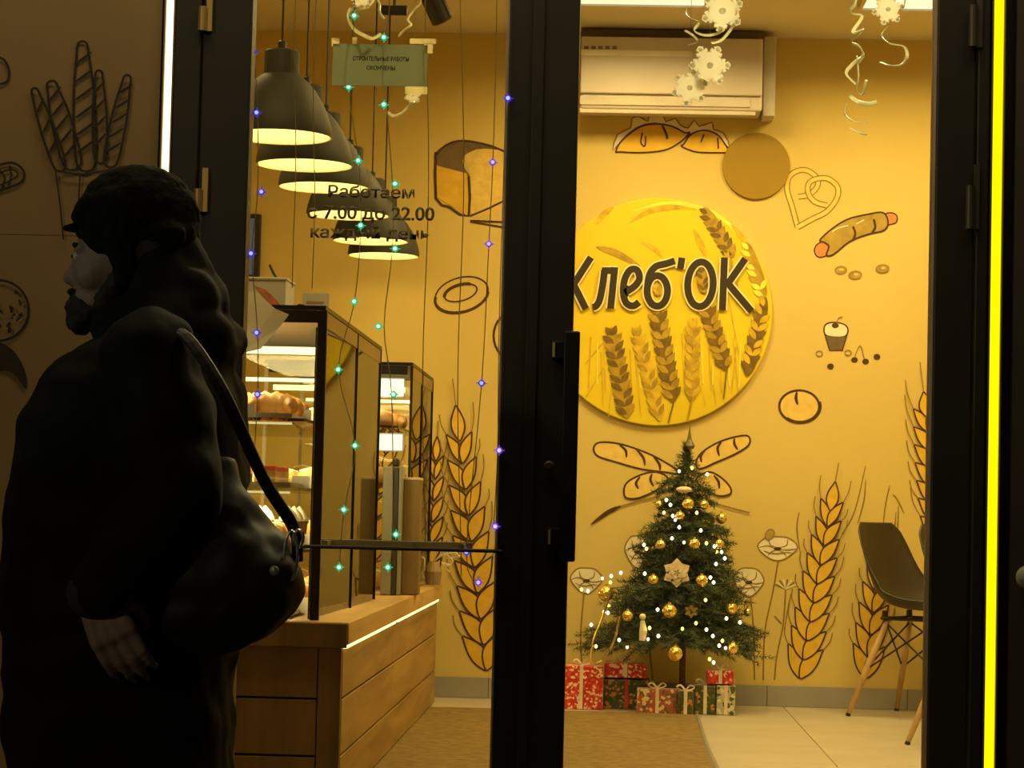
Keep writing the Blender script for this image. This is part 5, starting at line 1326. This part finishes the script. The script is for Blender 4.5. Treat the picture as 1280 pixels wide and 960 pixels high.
# jacket
JK = mat('black padded jacket', (.0065, .0065, .0052), .85, var=.3, scale=9, bump=.3, spec=.12)
bm = nb()
lv = [(415, 205, 52, .11), (440, 196, 92, .19), (480, 178, 122, .225), (530, 170, 138, .235), (590, 165, 146, .235), (650, 158, 148, .23), (710, 155, 148, .225), (780, 153, 147, .225), (840, 150, 143, .225), (920, 152, 140, .22), (1000, 154, 138, .215)]
rings = []
for py, pc, hw, hy in lv:
    c_ = P(pc, py); ring = []
    for k in range(36):
        a = 2 * PI * k / 36; ring.append(bm.verts.new(c_ + Vector((hw * YP / F * math.copysign(abs(math.cos(a)) ** .85, math.cos(a)), hy * math.copysign(abs(math.sin(a)) ** .85, math.sin(a)), 0))))
    rings.append(ring)
for a, b in zip(rings, rings[1:]):
    for k in range(36): bm.faces.new((a[k], a[(k + 1) % 36], b[(k + 1) % 36], b[k]))
bm.faces.new(rings[0]); bm.faces.new(rings[-1])
for a, b, c_ in ((shN, elN, wrN), (shF, elF, wrF)):
    e = b + (c_ - b) * .93; cap(bm, a, b, .082, .070); cap(bm, b, e, .068, .052)
# collar and hood folds
for k in range(10):
    a0 = 2 * PI * k / 10; a1 = 2 * PI * (k + 1) / 10
    f = lambda a: P(200 + 62 * math.cos(a), 405 - 18 * math.cos(a) - 12, .095 * math.sin(a)); cap(bm, f(a0), f(a1), .036, .036)
cap(bm, P(246, 375, -.05), P(246, 375, .05), .05, .05); cap(bm, P(262, 430, -.06), P(262, 430, .06), .055, .055)
cap(bm, P(218, 318), P(242, 420), .056, .068); cap(bm, P(242, 420), P(243, 530), .066, .088)
for s in (-1, 1): cap(bm, P(205, 335, s * .05), P(215, 420, s * .09), .045, .06)
jk = remeshed('jacket', bm, .009, JK, PR, 4, .011, 7)
bm = nb(); cap(bm, wrN + (elN - wrN) * .10, wrN + (elN - wrN) * .02, .047, .047); remeshed('cuff', bm, .006, mat('ribbed cuff', (.02, .018, .016), .9), PR, 2)
# trousers and boots
TRm = mat('dark trousers', (.006, .0055, .005), .85, var=.3, scale=10, bump=.3, spec=.1)
bm = nb()
cap(bm, hipF, hipR, .11, .11); cap(bm, hipF, kF, .112, .080); cap(bm, kF, aF, .080, .062); cap(bm, hipR, kR, .112, .080); cap(bm, kR, aR, .080, .062)
remeshed('trousers', bm, .009, TRm, PR, 3, .008, 8)
for an in (aF, aR):
    bm = nb(); zt_ = ZG + .012; base = Vector((an.x, an.y, ZG)); 
    cap(bm, base + Vector((.035, 0, .04)), base + Vector((-.15, 0, .035)), .04, .034); cap(bm, base + Vector((.01, 0, .05)), base + Vector((.01, 0, .16)), .048, .052)
    o = remeshed('boot', bm, .007, mat('black leather', (.012, .011, .010), .4), PR, 2)
    link_b = nb(); box(link_b, base.x - .185, base.x + .075, base.y - .042, base.y + .042, ZG + .0005, ZG + .012, bev=.004); s_ = link('sole', link_b, M_BLACK); s_.parent = o
# shoulder bag
BG = mat('black leather bag', (.008, .0075, .006), .6, var=.25, scale=6, bump=.25, spec=.25)
bagR = root('shoulder_bag', 'bulging black shoulder bag with metal clasps hanging behind the person', 'bag', P(330, 812, -.16))
bm = nb(); lv = [(575, 300, 10, .03), (610, 292, 30, .06), (645, 290, 60, .085), (675, 292, 86, .10), (705, 294, 100, .105), (735, 294, 101, .105), (762, 290, 97, .10), (782, 282, 78, .085), (798, 276, 52, .06), (812, 272, 24, .03)]
rings = []
for py, pc, hw, hy in lv:
    c_ = P(pc, py, -.15); rings.append([bm.verts.new(c_ + Vector((hw * YP / F * math.cos(2 * PI * k / 28), hy * math.sin(2 * PI * k / 28), 0))) for k in range(28)])
for a, b in zip(rings, rings[1:]):
    for k in range(28): bm.faces.new((a[k], a[(k + 1) % 28], b[(k + 1) % 28], b[k]))
bm.faces.new(rings[0]); bm.faces.new(rings[-1])
remeshed('bag_body', bm, .007, BG, bagR, 3, .010, 9)
bm = nb(); tube(bm, spl([P(386, 700, -.15), P(383, 660, -.16), P(350, 600, -.2), P(310, 500, -.26), P(262, 432, -.24), P(225, 425, -.16), P(240, 430, -.08)], 5), .012, 8, flat=.3); reparent(link('strap', bm, BG), bagR)
MT = mat('bright metal clasp', (.65, .64, .6), .25, metal=.9)
def ringm(c_, rx, rz, r_):
    bm = nb(); tube(bm, [c_ + Vector((rx * math.cos(a), 0, rz * math.sin(a))) for a in [2 * PI * k / 16 for k in range(17)]], r_, 6); return bm
reparent(link('clasp_ring', ringm(P(383, 692, -.2), .011, .04, .0028), MT), bagR)
reparent(link('buckle', ringm(P(390, 672, -.18), .008, .014, .003), MT), bagR)
bm = nb(); ball(bm, P(369, 709, -.255), .008, (1, .5, 1)); reparent(link('stud', bm, mat('dull stud', (.3, .3, .28), .4, metal=.6)), bagR)
